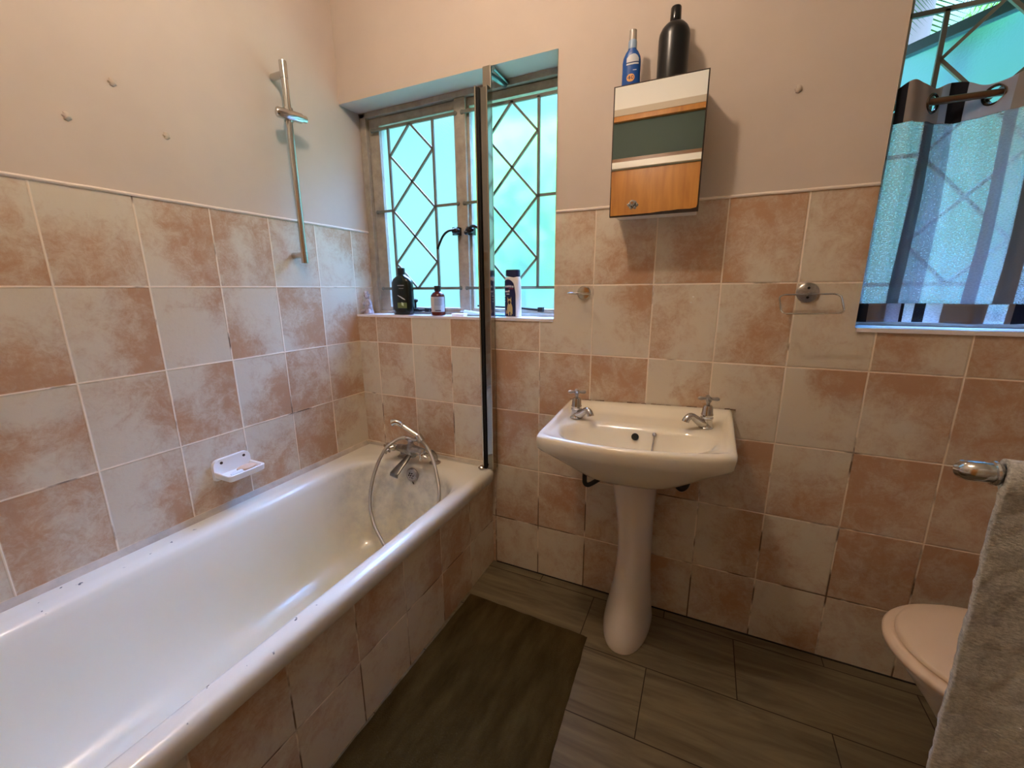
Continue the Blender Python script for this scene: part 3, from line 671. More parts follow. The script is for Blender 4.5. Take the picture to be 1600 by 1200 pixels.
q.tube([(.424, -.121, .580), (.404, -.118, .604)], [.0165, .0145], 14); q.build('shower_cradle', CHROME, mx_)
hs = thing('shower_handset', (.40, -.12, .59), 'chrome hand shower resting on the cradle above the bath tap', 'hand shower')
q = MB(); q.tube([(.421, -.122, .586), (.410, -.1205, .597), (.395, -.12, .607), (.353, -.125, .629), (.325, -.13, .646)], [.009, .0115, .0105, .0095, .010], 14); q.build('handle', mat('pale chrome', (.80, .76, .66), .22, 1.0), hs)
q = MB(); q.torus((.333, -.129, .642), .0105, .003, (-.75, -.1, .45), 20, 8); q.tube([(.327, -.13, .645), (.314, -.133, .654), (.303, -.138, .657), (.291, -.143, .653)], [.011, .013, .0145, .0165], 16)
q.lathe([(.0165, 0), (.0165, .004), (.012, .006)], (.291, -.143, .653), 18, axis=(-.75, -.45, -.25)); q.build('shower_head', CHROME, hs)
ho = thing('shower_hose', (.40, -.25, .1), 'coiled metal shower hose looping down from the hand shower into the bathtub', 'hose')
HP = cat_spline([(.345, -.117, .583), (.3309, -.12, .5825), (.3072, -.135, .577), (.2781, -.17, .552), (.2606, -.19, .5184), (.2407, -.21, .4628), (.2365, -.24, .3996), (.2458, -.27, .325), (.2746, -.29, .2512), (.3205, -.31, .2108), (.3879, -.33, .165),
                 (.47, -.335, .14), (.545, -.31, .18), (.578, -.27, .27), (.5802, -.235, .3805), (.5745, -.22, .4309), (.5537, -.2, .4741), (.5166, -.17, .5257), (.468, -.14, .5635), (.4281, -.123, .582), (.421, -.122, .586)], 14)
q = MB(); q.tube(HP, .0072, 12)
hm = mat('hose metal', (.50, .47, .42), .3, 1.0)
t = hm.node_tree; uvn = N(t, 'ShaderNodeTexCoord'); wvn = N(t, 'ShaderNodeTexWave', inp={'Scale': 90.0}); wvn.bands_direction = 'Z'
t.links.new(uvn.outputs['Object'], wvn.inputs['Vector']); bpn = N(t, 'ShaderNodeBump', inp={'Strength': .5, 'Distance': .001}); t.links.new(wvn.outputs['Fac'], bpn.inputs['Height']); t.links.new(bpn.outputs[0], t.nodes['Principled BSDF'].inputs['Normal'])
q.build('braided_tube', hm, ho)
for a, b_ in ((HP[0], HP[6]), (HP[-1], HP[-9])):
    q = MB(); q.tube([a, (a + b_) / 2, b_], [.0085, .009, .0095], 12); q.build('ferrule', CHROME, ho)

# ------------------------------------------------------------------ shower screen profiles
ss = thing('shower_screen', (.70, -.02, .4655), 'folded shower screen of tall chrome profiles standing on the bathtub rim before the window', 'shower screen')
ALU = mat('bright aluminium', (.46, .42, .36), .16, 1.0)
MB().box(.6985, .7315, -.012, -.002, .468, 1.984).build('wall_channel', ALU, ss, smooth=False, bevel=.002)
MB().box(.7255, .7315, -.042, -.012, .468, 1.912).build('channel_lip', ALU, ss, smooth=False, bevel=.0015)
MB().box(.6945, .7255, -.030, -.013, .468, 1.912).build('mirror_strip', mat('polished strip', (.26, .265, .255), .05, 1.0), ss, smooth=False)
MB().box(.6875, .6945, -.038, -.014, .468, 1.912).build('rubber_seal', RUBBER, ss, smooth=False)
MB().box(.6815, .6875, -.046, -.012, .474, 1.916).build('glass_edge_trim', ALU, ss, smooth=False, bevel=.0012)
q = MB(); q.lathe([(.011, 0), (.013, .003), (.013, .012), (.009, .016)], (.676, -.046, .4652), 18); q.torus((.676, -.046, .474), .0125, .003, (0, 0, 1), 20, 8); q.build('roller_foot', CHROME, ss)
q = MB(); q.tube([(.722, -.006, 1.958), (.728, .112, 1.968)], .0095, 12); q.tube([(.740, -.006, 1.972), (.742, .112, 1.972)], .0055, 10); q.build('support_arm', mat('teal tinted chrome', (.16, .24, .26), .3, 1.0), ss)

# ------------------------------------------------------------------ shower riser rail on the left wall
rr_ = thing('shower_rail', (.06, -.306, 1.32), 'tall chrome shower riser rail fixed upright on the left wall', 'shower rail')
q = MB(); q.tube([(.06, -.306, 1.324), (.06, -.306, 2.004)], .0115, 20); q.build('pole', CHROME, rr_)
for z, zz in ((1.966, (1.952, 2.006)), (1.352, (1.322, 1.364))):
    q = MB(); q.tube([(.001, -.306, z), (.055, -.306, z)], .0115, 18); q.tube([(.06, -.306, zz[0]), (.06, -.306, zz[1])], .0128, 20); q.build('bracket', CHROME, rr_)
q = MB(); q.tube([(.064, -.357, 1.830), (.066, -.352, 1.8305), (.068, -.262, 1.838)], [.014, .0175, .0175], 22); q.tube([(.068, -.262, 1.838), (.0685, -.240, 1.840)], [.0125, .0125], 16)
q.tube([(.06, -.306, 1.815), (.06, -.306, 1.858)], .0165, 18); q.build('slider', CHROME, rr_)

# ------------------------------------------------------------------ soap dish
sd_ = thing('soap_dish', (0, -.66, .58), 'white ceramic soap dish screwed to the tiled left wall above the bathtub', 'soap dish')
q = MB(); ring = rrect(-.727, -.597, .578, .652, [.022, .022, .008, .008], 0, 6)
yz = [(p.x, p.y) for p in ring]
tilt = lambda yy: -(yy + .66) * .0
q.loft([[Vector((.0008, a, b_)) for a, b_ in yz], [Vector((.010, a, b_)) for a, b_ in yz], [Vector((.013, a * .985 + -.66 * .015, b_ * .985 + .615 * .015)) for a, b_ in yz]])
q.build('back_plate', WHITEP, sd_)
q = MB(); zb_ = .590
def dr_(x1, ya, yb, r, z): return [Vector((p.y, p.x, z)) for p in rrect(ya, yb, .008, x1, [r, r, .001, .001], z, 6)]
q.loft([dr_(.080, -.715, -.606, .012, .584), dr_(.092, -.723, -.598, .012, .592), dr_(.094, -.726, -.596, .013, .610), dr_(.092, -.724, -.598, .012, .612), dr_(.086, -.718, -.604, .010, .610), dr_(.082, -.712, -.610, .010, .600), dr_(.07, -.70, -.62, .01, .598)])
q.build('tray', WHITEP, sd_)
for y in (-.699, -.621):
    MB().lathe([(.0048, 0), (.0048, .0018)], (.0125, y, .638), 12, axis=(1, 0, 0)).build('screw', mat('rusty screw', (.05, .03, .02), .6), sd_)
q = MB(); rg = []
for i, (sx_, h) in enumerate(((.6, 0), (1, .004), (1, .010), (.7, .0145), (.2, .016))):
    rg.append([Vector((.052 + .020 * sx_ * math.cos(a) , -.640 + .030 * sx_ * math.sin(a) * (1 + .18 * math.sin(2 * a)), .599 + h)) for a in [2 * PI * k / 20 for k in range(20)]])
q.loft(rg); tag(q.build('soap_bar', mat('peach soap', (.72, .50, .36), .5)), 'worn sliver of peach soap lying in the white soap dish', 'soap')
q = MB(); q.tube([(.06 + .0 * i, -.70 + .009 * i, .6035) for i in range(6)], [.003, .006, .0065, .0065, .006, .003], 10); tag(q.build('soap_bar', mat('white soap', (.82, .84, .88), .4)), 'thin white piece of soap at the left of the white soap dish', 'soap')

# ------------------------------------------------------------------ basin
bs = thing('wash_basin', (1.32, -.2, .70), 'white ceramic wash basin with two pillar taps fixed under the mirrored cabinet', 'basin')
TILT = lambda p: Vector((p.x, p.y, p.z + (p.x - 1.32) * .040))
def bring(x0, x1, y0, y1, rf, rb, z, bow=0.0, zf=None, n=12):
    out = []
    for p in rrect(x0, x1, y0, y1, [rb, rb, rf, rf], z, n):
        t_ = (p.x - (x0 + x1) / 2) / ((x1 - x0) / 2); fr = max(0, min(1, (y1 - p.y) / (y1 - y0)))
        p.y -= bow * (1 - t_ * t_) * fr
        if zf is not None: p.z += (zf - z) * fr
        out.append(TILT(p))
    return out
def dens(r, k=4):     # subdivide the straight edges of a ring
    out = []
    for i in range(len(r)):
        a, b_ = r[i], r[(i + 1) % len(r)]; out.append(a)
        out += []
    return out
def bring2(x0, x1, y0, y1, rf, rb, z, bow=0.0, zf=None, n=96):
    """ring resampled evenly by angle so that long sides can bow"""
    base = rrect(x0, x1, y0, y1, [rb, rb, rf, rf], z, 10); L_ = [0]
    for i in range(len(base)): L_.append(L_[-1] + (base[(i + 1) % len(base)] - base[i]).length)
    out = []
    # start at the +x end, keep correspondence by fraction per side
    cx, cy = (x0 + x1) / 2, (y0 + y1) / 2
    for k in range(n):
        a = 2 * PI * k / n; dx, dy = math.cos(a) * (x1 - x0) / 2, math.sin(a) * (y1 - y0) / 2
        s_ = 1 / max(abs(math.cos(a)), abs(math.sin(a))); P = Vector((cx + dx * s_, cy + dy * s_, z))
        # round the corners
        for (qx, qy, r) in ((x1, y1, rb), (x0, y1, rb), (x0, y0, rf), (x1, y0, rf)):
            ix = qx - math.copysign(r, qx - cx); iy = qy - math.copysign(r, qy - cy)
            if (P.x - ix) * math.copysign(1, qx - cx) > 0 and (P.y - iy) * math.copysign(1, qy - cy) > 0:
                d = Vector((P.x - ix, P.y - iy, 0)); 
                # project radially from the box centre of the corner
                mxl = max(abs(d.x), abs(d.y)); ang = math.atan2(d.y, d.x)
                d = Vector((math.cos(ang), math.sin(ang), 0)) * r; P = Vector((ix + d.x, iy + d.y, z))
        t_ = (P.x - cx) / ((x1 - x0) / 2); fr = max(0, min(1, (y1 - P.y) / (y1 - y0)))
        P.y -= bow * (1 - t_ * t_) * fr
        if zf is not None: P.z = z + (zf - z) * fr
        out.append(TILT(P))
    return out
B = bring2
rg = [B(1.24, 1.41, -.27, -.03, .06, .03, .632, .0),
      B(1.205, 1.445, -.30, -.02, .07, .03, .640, .01),
      B(1.165, 1.485, -.325, -.014, .08, .03, .660, .015),
      B(1.12, 1.53, -.345, -.010, .08, .03, .692, .025),
      B(1.08, 1.568, -.356, -.008, .06, .02, .722, .035),
      B(1.055, 1.590, -.362, -.006, .03, .012, .740, .042),
      B(1.048, 1.596, -.365, -.005, .018, .008, .752, .045),
      B(1.046, 1.598, -.366, -.004, .016, .006, .775, .046),
      B(1.047, 1.597, -.366, -.003, .016, .006, .812, .046, .786),
      B(1.052, 1.592, -.361, -.003, .016, .006, .818, .045, .793),
      B(1.060, 1.584, -.353, -.006, .016, .008, .8185, .045, .794),
      B(1.066, 1.578, -.349, -.040, .018, .02, .812, .044, .792),
      B(1.072, 1.572, -.345, -.058, .03, .03, .797, .043, .789),
      B(1.082, 1.562, -.340, -.085, .05, .05, .791, .042, .786),
      B(1.088, 1.556, -.338, -.150, .07, .09, .788, .042, .785),
      B(1.094, 1.550, -.336, -.168, .08, .095, .783, .042, .781),
      B(1.104, 1.540, -.330, -.178, .085, .085, .765, .040, .765),
      B(1.125, 1.52, -.320, -.188, .08, .07, .73, .036, .73),
      B(1.17, 1.475, -.305, -.20, .07, .05, .692, .026, .692),
      B(1.24, 1.40, -.29, -.215, .04, .035, .675, .01, .675),
      B(1.29, 1.35, -.27, -.235, .015, .015, .672, .0, .672)]
MB().loft(rg, True).build('basin_bowl', ENAMEL, bs, ang=75)
# overflow hole sits in the back slope of the bowl
q = MB(); q.lathe([(.0115, 0), (.0115, .002)], (1.3195, -.1835, .755), 20, axis=(0, -.94, .3)); q.build('overflow_hole', RUBBER, bs)
q = MB(); q.sphere((1.3772, -.181, .770), .0065, 10); q.tube([(1.377, -.184, .766), (1.376, -.190, .745), (1.3735, -.205, .71), (1.371, -.215, .684)], .0022, 6); q.build('plug_chain', OLDCHROME, bs)
# perished sealant along the wall
q = MB()
for i in range(34):
    x = 1.046 + .0165 * i; z = .8165 + (x - 1.32) * .040 + random.uniform(0, .003)
    if random.random() < .8: q.tube([(x, -.004, z), (x + .016, -.004, z + random.uniform(-.001, .002))], random.uniform(.0012, .0028), 6)
q.build('sealant', mat('dirty sealant', (.22, .15, .10), .9, var=.6, vscale=90), bs)
# pedestal
pd = thing('basin_pedestal', (1.325, -.14, 0), 'white ceramic pedestal flaring at its foot, standing under the wash basin', 'pedestal')
def pring(cx, hw, yf_, yb, z, n=48, pw=2.2):
    out = []
    for k in range(n):
        a = 2 * PI * k / n; c_, s_ = math.cos(a), math.sin(a)
        x = cx + hw * math.copysign(abs(c_) ** (2 / pw), c_)
        ym = yb - .045
        y = ym + ((yb - ym) * abs(s_) ** .5 if s_ > 0 else -(ym - yf_) * (abs(s_) ** .92))
        out.append(Vector((x, y, z)))
    return out
rg = [pring(1.322, .0835, -.272, -.03, .0), pring(1.322, .0845, -.275, -.03, .015), pring(1.322, .080, -.268, -.03, .05), pring(1.325, .071, -.252, -.03, .11), pring(1.328, .062, -.235, -.032, .18), pring(1.330, .0565, -.222, -.034, .26),
      pring(1.330, .0555, -.216, -.035, .34), pring(1.327, .058, -.217, -.035, .42), pring(1.322, .0655, -.228, -.032, .50), pring(1.318, .0735, -.242, -.030, .57), pring(1.316, .0805, -.256, -.03, .634)]
MB().loft(rg, True).build('pedestal_column', CERAMIC, pd, ang=75)
pp = thing('waste_pipe', (1.15, -.06, .5), 'black bent waste pipe showing left of the pedestal under the basin', 'pipe')
q = MB(); q.tube(cat_spline([(1.134, -.075, .64), (1.134, -.078, .56), (1.134, -.08, .530), (1.136, -.08, .510), (1.150, -.08, .506), (1.18, -.075, .528), (1.215, -.065, .555), (1.27, -.045, .585)], 5), .0088, 12); q.build('bent_tube', BLACK, pp)
pp = thing('waste_pipe', (1.48, -.06, .55), 'black pipe end peeping out right of the pedestal under the basin', 'pipe')
q = MB(); q.tube(cat_spline([(1.40, -.06, .63), (1.43, -.08, .59), (1.455, -.098, .572), (1.470, -.10, .566), (1.484, -.09, .585), (1.490, -.06, .64)], 5), .010, 12); q.build('bent_tube', BLACK, pp)

# taps
def tap(loc, yaw, label, hrot):
    r_ = thing('basin_tap', loc, label, 'tap', 'pillar taps on the wash basin'); c = Vector(loc); d = Vector((math.cos(yaw), math.sin(yaw), 0))
    q = MB(); q.lathe([(.022, 0), (.022, .003), (.0195, .006), (.0175, .014), (.0165, .024), (.0165, .03)], c, 24)
    P = [c + d * .004 + Vector((0, 0, .012)), c + d * .022 + Vector((0, 0, .019)), c + d * .040 + Vector((0, 0, .032)), c + d * .053 + Vector((0, 0, .041)), c + d * .063 + Vector((0, 0, .040)), c + d * .072 + Vector((0, 0, .031)), c + d * .0745 + Vector((0, 0, .025))]
    q.tube(cat_spline(P, 4), [.0150 - .0056 * min(1, i / 12) + (.0016 * max(0, (i - 14) / 10)) for i in range(25)], 16); q.build('tap_spout', CHROME, r_)
    q = MB(); q.lathe([(.0165, .028), (.0185, .030), (.0185, .034), (.0165, .036), (.0165, .040), (.0180, .042), (.0160, .048), (.0145, .066), (.0125, .071), (.006, .074)], c, 24); q.build('tap_bonnet', CHROME, r_)
    q = MB(); q.lathe([(.0045, .070), (.0055, .078), (.0075, .084), (.0085, .090), (.0085, .096), (.004, .0995)], c, 16)
    for k in range(4):
        a = hrot + k * PI / 2; e_ = Vector((math.cos(a), math.sin(a), 0)); z = Vector((0, 0, .092))
        q.tube([c + z, c + z + e_ * .014, c + z + e_ * .024, c + z + e_ * .030], [.0045, .0048, .0065, .0035], 10)
    q.build('cross_handle', OLDCHROME, r_)
    return r_
tap((1.1135, -.145, .782), math.radians(-35), 'chrome pillar tap on the left side of the wash basin', .35)
tap((1.5215, -.130, .7975), math.radians(218), 'chrome pillar tap on the right side of the wash basin', .1)

# ------------------------------------------------------------------ mirrored cabinet
cb = thing('bathroom_cabinet', (1.32, 0, 1.44), 'small mirrored wall cabinet with chipped door edges hung above the wash basin', 'cabinet')
MB().box(1.199, 1.437, -.108, -.001, 1.4395, 1.781).build('cabinet_body', CABW, cb, smooth=False, bevel=.0015)
ch = [(1.1935, 1.4335), (1.25, 1.4335), (1.318, 1.4345), (1.33, 1.4355), (1.345, 1.4365), (1.372, 1.437), (1.392, 1.4385), (1.425, 1.4375), (1.4415, 1.440), (1.4435, 1.447), (1.4443, 1.7875), (1.1925, 1.7875), (1.1920, 1.52), (1.1928, 1.515)]
dd = [(1.1928, 1.4326), (1.4448, 1.4326), (1.4448, 1.7885), (1.1912, 1.7885)]
q = MB(); n = len(dd); q.add([(x, -.110, z) for x, z in dd] + [(x, -.122, z) for x, z in dd], [tuple(range(n)), tuple(range(n, 2 * n))[::-1]] + [(i, i + n, (i + 1) % n + n, (i + 1) % n) for i in range(n)])
cdo = q.build('door', EDGE, cb, smooth=False)
n = len(ch); cx_, cz_ = 1.318, 1.61
CI = [(cx_ + (x - cx_) * .979, cz_ + (z - cz_) * .986) for x, z in ch]
q = MB(); q.add([(x, -.1222, z) for x, z in CI] + [(x, -.1236, z) for x, z in CI], [tuple(range(n)), tuple(range(n, 2 * n))[::-1]] + [(i, i + n, (i + 1) % n + n, (i + 1) % n) for i in range(n)])
q.build('mirror', mat('mirror silver', (.90, .88, .84), .015, 1.0), cdo, smooth=False)
q = MB(); q.lathe([(.005, 0), (.005, .008), (.008, .011), (.0085, .016), (.004, .020)], (1.2625, -.1236, 1.466), 16, axis=(0, -1, 0))
for a in (0, PI / 3, 2 * PI / 3, PI, -PI / 3, -2 * PI / 3):
    q.sphere((1.2625 + .011 * math.cos(a), -.129, 1.463 + .008 * math.sin(a)), .0046, 8)
q.tube([(1.252, -.127, 1.460), (1.2465, -.128, 1.4655)], .002, 6); q.build('knob', CHROME, cdo)
# bottles on the cabinet
def text_mesh(body, size, name='printed_text', extrude=.0002, align='CENTER'):
    cu = bpy.data.curves.new(name, 'FONT'); cu.body = body; cu.size = size; cu.extrude = extrude; cu.align_x = align; cu.align_y = 'CENTER'
    o = bpy.data.objects.new(name, cu); COL.objects.link(o); bpy.context.view_layer.update()
    me = bpy.data.meshes.new_from_object(o); bpy.data.objects.remove(o); return me
def text_on_cyl(body, size, parent, mtl, c, ry, a0, z, rx=None, name='label_text', eps=.0006):
    """wrap a text mesh round a vertical elliptical body; a0 = facing angle in XY"""
    me = text_mesh(body, size); rx = rx or ry
    for v in me.vertices:
        a = a0 + v.co.x / max(rx, ry); n_ = Vector((math.cos(a), math.sin(a), 0))
        v.co = Vector((c[0] + n_.x * (rx + eps + v.co.z), c[1] + n_.y * (ry + eps + v.co.z), z + v.co.y)) - parent.location
    me.materials.append(mtl); o = bpy.data.objects.new(name, me); COL.objects.link(o); o.parent = parent; return o
def ell(cx, cy, rx, ry, z, n=32, pw=2.0):
    out = []
    for k in range(n):
        a = 2 * PI * k / n; c_, s_ = math.cos(a), math.sin(a)
        out.append(Vector((cx + rx * math.copysign(abs(c_) ** (2 / pw), c_), cy + ry * math.copysign(abs(s_) ** (2 / pw), s_), z)))
    return out
ZC = 1.7812
sb_ = thing('spray_bottle', (1.228, -.07, ZC), 'blue sun lotion spray bottle with clear cap standing on the cabinet', 'bottle')
BLUE = mat('deep blue plastic', (.012, .085, .36), .25); LBLUE = mat('pale blue collar', (.30, .42, .58), .3); CLEAR = mat('clear cap', (.62, .55, .46), .15, trans=.35)
q = MB(); q.loft([ell(1.228, -.07, rx, ry, ZC + z, 32, 2.4) for rx, ry, z in ((.023, .014, 0), (.0262, .016, .003), (.0262, .016, .03), (.0258, .0155, .06), (.0262, .016, .083), (.0240, .0152, .096), (.018, .013, .108), (.0125, .0115, .1145), (.0115, .0112, .118))]); q.build('bottle_body', BLUE, sb_)
MB().lathe([(.0122, .1165), (.0122, .136), (.0110, .139)], (1.228, -.07, ZC), 20).build('collar', LBLUE, sb_)
MB().lathe([(.0108, .138), (.0100, .1645), (.0085, .1655)], (1.228, -.07, ZC), 20).build('clear_cap', CLEAR, sb_)
LW = mat('pale label print', (.62, .66, .72), .4); OR = mat('orange print', (.85, .42, .12), .4); DB = mat('dark blue print', (.004, .02, .10), .4)
def patch(pts, parent, mtl, c, rx, ry, z, name, eps=.0005, a0=-PI / 2):
    """flat polygon (u to the right, v up, metres) wrapped on the body"""
    q = MB(); v = []
    for u_, v_ in pts:
        a = a0 + u_ / rx; v.append(Vector((c[0] + (rx + eps) * math.cos(a), c[1] + (ry + eps) * math.sin(a), z + v_)))
    q.add(v, [tuple(range(len(pts)))]); return q.build(name, mtl, parent, smooth=False)
A1 = math.radians(-78)
def strip_patch(uf, n, parent, mtl, c, rx, ry, z, name, eps=.0005, a0=-PI / 2, pw=2.0):
    """uf(i/n) -> (u, vlow, vhigh)"""
    q = MB(); v = []; f = []
    for i in range(n + 1):
        u_, lo, hi = uf(i / n); a = a0 + u_ / rx; c_, s_ = math.cos(a), math.sin(a)
        P = (c[0] + (rx + eps) * math.copysign(abs(c_) ** (2 / pw), c_), c[1] + (ry + eps) * math.copysign(abs(s_) ** (2 / pw), s_))
        v += [(P[0], P[1], z + lo), (P[0], P[1], z + hi)]
        if i: f.append((2 * i - 2, 2 * i, 2 * i + 1, 2 * i - 1))
    q.add(v, f); return q.build(name, mtl, parent, smooth=False)
strip_patch(lambda t: (-.016 + .034 * t, .079, .079 + .003 + .017 * math.sin(PI * min(1, .15 + t * .75))), 14, sb_, LW, (1.228, -.07), .0262, .016, ZC, 'label_badge', a0=A1, pw=2.4)
strip_patch(lambda t: (-.016 + .034 * t, .0765, .0785), 12, sb_, DB, (1.228, -.07), .0262, .016, ZC, 'label_stripe', a0=A1, pw=2.4, eps=.0007)
strip_patch(lambda t: (-.016 + .034 * t, .072, .0762), 12, sb_, LW, (1.228, -.07), .0262, .016, ZC, 'label_stripe', a0=A1, pw=2.4)
strip_patch(lambda t: (.000 + .011 * t, .0565, .0585), 5, sb_, LW, (1.228, -.07), .0262, .016, ZC, 'label_line', a0=A1, pw=2.4)
strip_patch(lambda t: (-.0135 + .019 * t, .0385 - .0100 * math.sqrt(max(0, 1 - (2 * t - 1) ** 2)), .0385 + .0100 * math.sqrt(max(0, 1 - (2 * t - 1) ** 2))), 24, sb_, OR, (1.228, -.07), .0262, .016, ZC, 'label_disc', a0=A1, pw=2.4, eps=.0008)
me = text_mesh('40', .0145)
for v in me.vertices:
    a = A1 + (v.co.x - .004) / .0262; c_, s_ = math.cos(a), math.sin(a)
    v.co = Vector((1.228 + .0276 * math.copysign(abs(c_) ** (2 / 2.4), c_), -.07 + (.0174 + v.co.z) * math.copysign(abs(s_) ** (2 / 2.4), s_), ZC + .0385 + v.co.y)) - sb_.location
me.materials.append(DB); o = bpy.data.objects.new('label_number', me); COL.objects.link(o); o.parent = sb_
bb_ = thing('lotion_bottle', (1.341, -.058, ZC), 'tall round-shouldered black bottle standing on the cabinet', 'bottle')
q = MB(); q.lathe([(.038, 0), (.0415, .003), (.042, .03), (.042, .125), (.0405, .137), (.035, .149), (.026, .1585), (.016, .1635), (.0145, .165)], (1.341, -.058, ZC), 40); q.build('bottle_body', BLACK, bb_)
MB().lathe([(.0145, .1655), (.0148, .168), (.0142, .199), (.0125, .2015)], (1.341, -.058, ZC), 28).build('cap', mat('glossy black cap', (.006, .006, .007), .12), bb_)

# ------------------------------------------------------------------ wall fittings on the back wall
th_ = thing('tumbler_holder', (1.088, 0, 1.2035), 'round chrome ring holder jutting from the tiles right of the first window', 'holder')
MB().lathe([(.0245, 0), (.0245, .004), (.0215, .0075), (.008, .009)], (1.0875, -.0005, 1.2035), 30, axis=(0, -1, 0)).build('wall_rose', CHROME, th_)
q = MB(); q.tube([(1.0875, -.006, 1.2035), (1.0885, -.040, 1.2030)], .0045, 10); q.torus((1.092, -.079, 1.2020), .0385, .0028, (.04, .05, 1), 44, 10); q.build('ring', CHROME, th_)
tr_ = thing('towel_ring', (1.755, 0, 1.204), 'rectangular chrome wire towel ring on a round rose left of the curtained window', 'towel ring')
q = MB(); q.lathe([(.0285, 0), (.0285, .003), (.024, .007), (.008, .009)], (1.7545, -.0005, 1.2035), 30, axis=(0, -1, 0)); q.tube([(1.7545, -.005, 1.2), (1.7545, -.036, 1.197)], .005, 10); q.build('wall_rose', OLDCHROME, tr_)
for dz in (.013, -.014): MB().lathe([(.004, 0), (.0035, .003)], (1.755, -.007, 1.2035 + dz), 10, axis=(0, -1, 0)).build('screw', RUBBER, tr_)
def onr(s_, t_):     # s across, t down the tilted frame
    return Vector((1.680 + .146 * s_ + .006 * t_, -.034 - .046 * t_, 1.1975 - .052 * t_ + .003 * s_))
P = []
for cs, ct, a0 in ((.88, .2, -90), (.88, .8, 0), (.12, .8, 90), (.12, .2, 180)):
    for k in range(6):
        a = math.radians(a0 + 90 * k / 5); P.append(onr(cs + .12 * math.cos(a), ct + .2 * math.sin(a)))
q = MB(); q.tube(P + [P[0]], .0024, 8); q.build('wire_frame', CHROME, tr_)
for x, z in ((1.4484, 1.1903), (1.4430, 1.1725)):
    tag(MB().lathe([(.0028, 0), (.0024, .004), (.0008, .005)], (x, -.0003, z), 10, axis=(0, -1, 0)).build('wall_plug', WHITEP), 'tiny white wall plug, %s of two in the tile above the basin' % ('upper' if z > 1.18 else 'lower'), 'wall plug', 'wall plugs above the basin')
LUMP = mat('painted filler lump', (.56, .48, .40), .8)
def lump(p, ax, label, sc=1.0):
    q = MB(); a = Vector(ax); rg = []; u_ = Vector((0, 1, 0)) if abs(a.x) > .5 else Vector((1, 0, 0))
    for r, h in ((.0085, 0), (.008, .0025), (.0045, .0055), (.001, .0065)):
        rg.append([Vector(p) + a * (h + .0003) * sc + (u_ * math.cos(2 * PI * k / 14) * r * (1 + .25 * math.sin(3 * k)) + Vector((0, 0, 1)) * (math.sin(2 * PI * k / 14) * r * 1.25)) * sc for k in range(14)])
    q.loft(rg); return tag(q.build('wall_plug', LUMP), label, 'wall plug', 'painted-over plugs')
lump((-.004, -.7931, 1.7646), (1, 0, 0), 'painted-over plug on the left wall, highest of the three')
lump((-.004, -.9027, 1.6478), (1, 0, 0), 'painted-over plug on the left wall, leftmost and farthest from the shower rail')
lump((-.004, -.6838, 1.6671), (1, 0, 0), 'painted-over plug on the left wall, nearest of the three to the shower rail')
lump((1.6657, .004, 1.7458), (0, -1, 0), 'painted-over plug on the back wall between the cabinet and the curtained window')

# ------------------------------------------------------------------ things on the sill of window 1
ZS = 1.1086
sh = thing('shampoo_bottle', (.238, .045, ZS), 'tall black shampoo bottle with a green label on the window sill', 'bottle')
q = MB(); q.loft([ell(.238, .045, rx, ry, ZS + z, 32, 2.4) for rx, ry, z in ((.048, .024, 0), (.0525, .027, .004), (.0545, .028, .03), (.055, .028, .07), (.0545, .028, .12), (.052, .0275, .143), (.044, .025, .157), (.030, .020, .1665), (.018, .016, .171), (.0145, .0145, .176))]); q.build('bottle_body', mat('black green plastic', (.004, .010, .009), .2), sh)
MB().lathe([(.0165, .175), (.0170, .178), (.0170, .203), (.0155, .205)], (.236, .045, ZS), 24).build('cap', BLACK, sh)
SL = dict(c=(.238, .045), rx=.0548, ry=.0282, z=ZS, pw=2.4)
A2 = math.radians(-68)
def sp_patch(uf, n, mtl, nm, eps=.0006): return strip_patch(uf, n, sh, mtl, SL['c'], SL['rx'], SL['ry'], SL['z'], nm, a0=A2, pw=2.4, eps=eps)
sp_patch(lambda t: (-.028 + .044 * t, .030, .054), 10, mat('green label', (.13, .17, .05), .5), 'green_label')
sp_patch(lambda t: (-.012 + .010 * t, .044 - .006 * t, .056 - .003 * t), 6, mat('pale leaf print', (.5, .6, .4), .5), 'leaf_print', .001)
GR = mat('silver print', (.26, .25, .23), .4)
sp_patch(lambda t: (-.024 + .030 * t, .127, .131), 8, GR, 'label_line'); sp_patch(lambda t: (-.020 + .022 * t, .115, .117), 8, GR, 'label_line')
sp_patch(lambda t: (-.026 + .034 * t, .086 - .020 * t - .004 * math.sin(PI * t), .0872 - .019 * t + .001 * math.sin(PI * t)), 12, mat('silver swoosh', (.5, .48, .44), .3), 'swoosh')
md = thing('medicine_bottle', (.427, .045, ZS), 'small reddish brown bottle with a white label and black cap on the window sill', 'bottle')
q = MB(); q.lathe([(.027, 0), (.0305, .003), (.0305, .078), (.029, .087), (.021, .097), (.012, .102), (.011, .106)], (.427, .045, ZS), 32); q.build('bottle_body', mat('brown glass', (.09, .012, .008), .12), md)
MB().lathe([(.0135, .104), (.0145, .106), (.0145, .124), (.013, .126)], (.427, .045, ZS), 20).build('cap', BLACK, md)
def wrap(parent, c, r, z, a0, a1, z0, z1, mtl, nm, eps=.0006):
    n_ = 14; q = MB(); v = []; f = []
    for i in range(n_ + 1):
        a = a0 + (a1 - a0) * i / n_; v += [(c[0] + (r + eps) * math.cos(a), c[1] + (r + eps) * math.sin(a), z + z0), (c[0] + (r + eps) * math.cos(a), c[1] + (r + eps) * math.sin(a), z + z1)]
        if i: f.append((2 * i - 2, 2 * i, 2 * i + 1, 2 * i - 1))
    q.add(v, f); return q.build(nm, mtl, parent)
wrap(md, (.427, .045), .0305, ZS, math.radians(-165), math.radians(-90), .016, .080, mat('cream label', (.62, .52, .42), .6), 'cream_label')
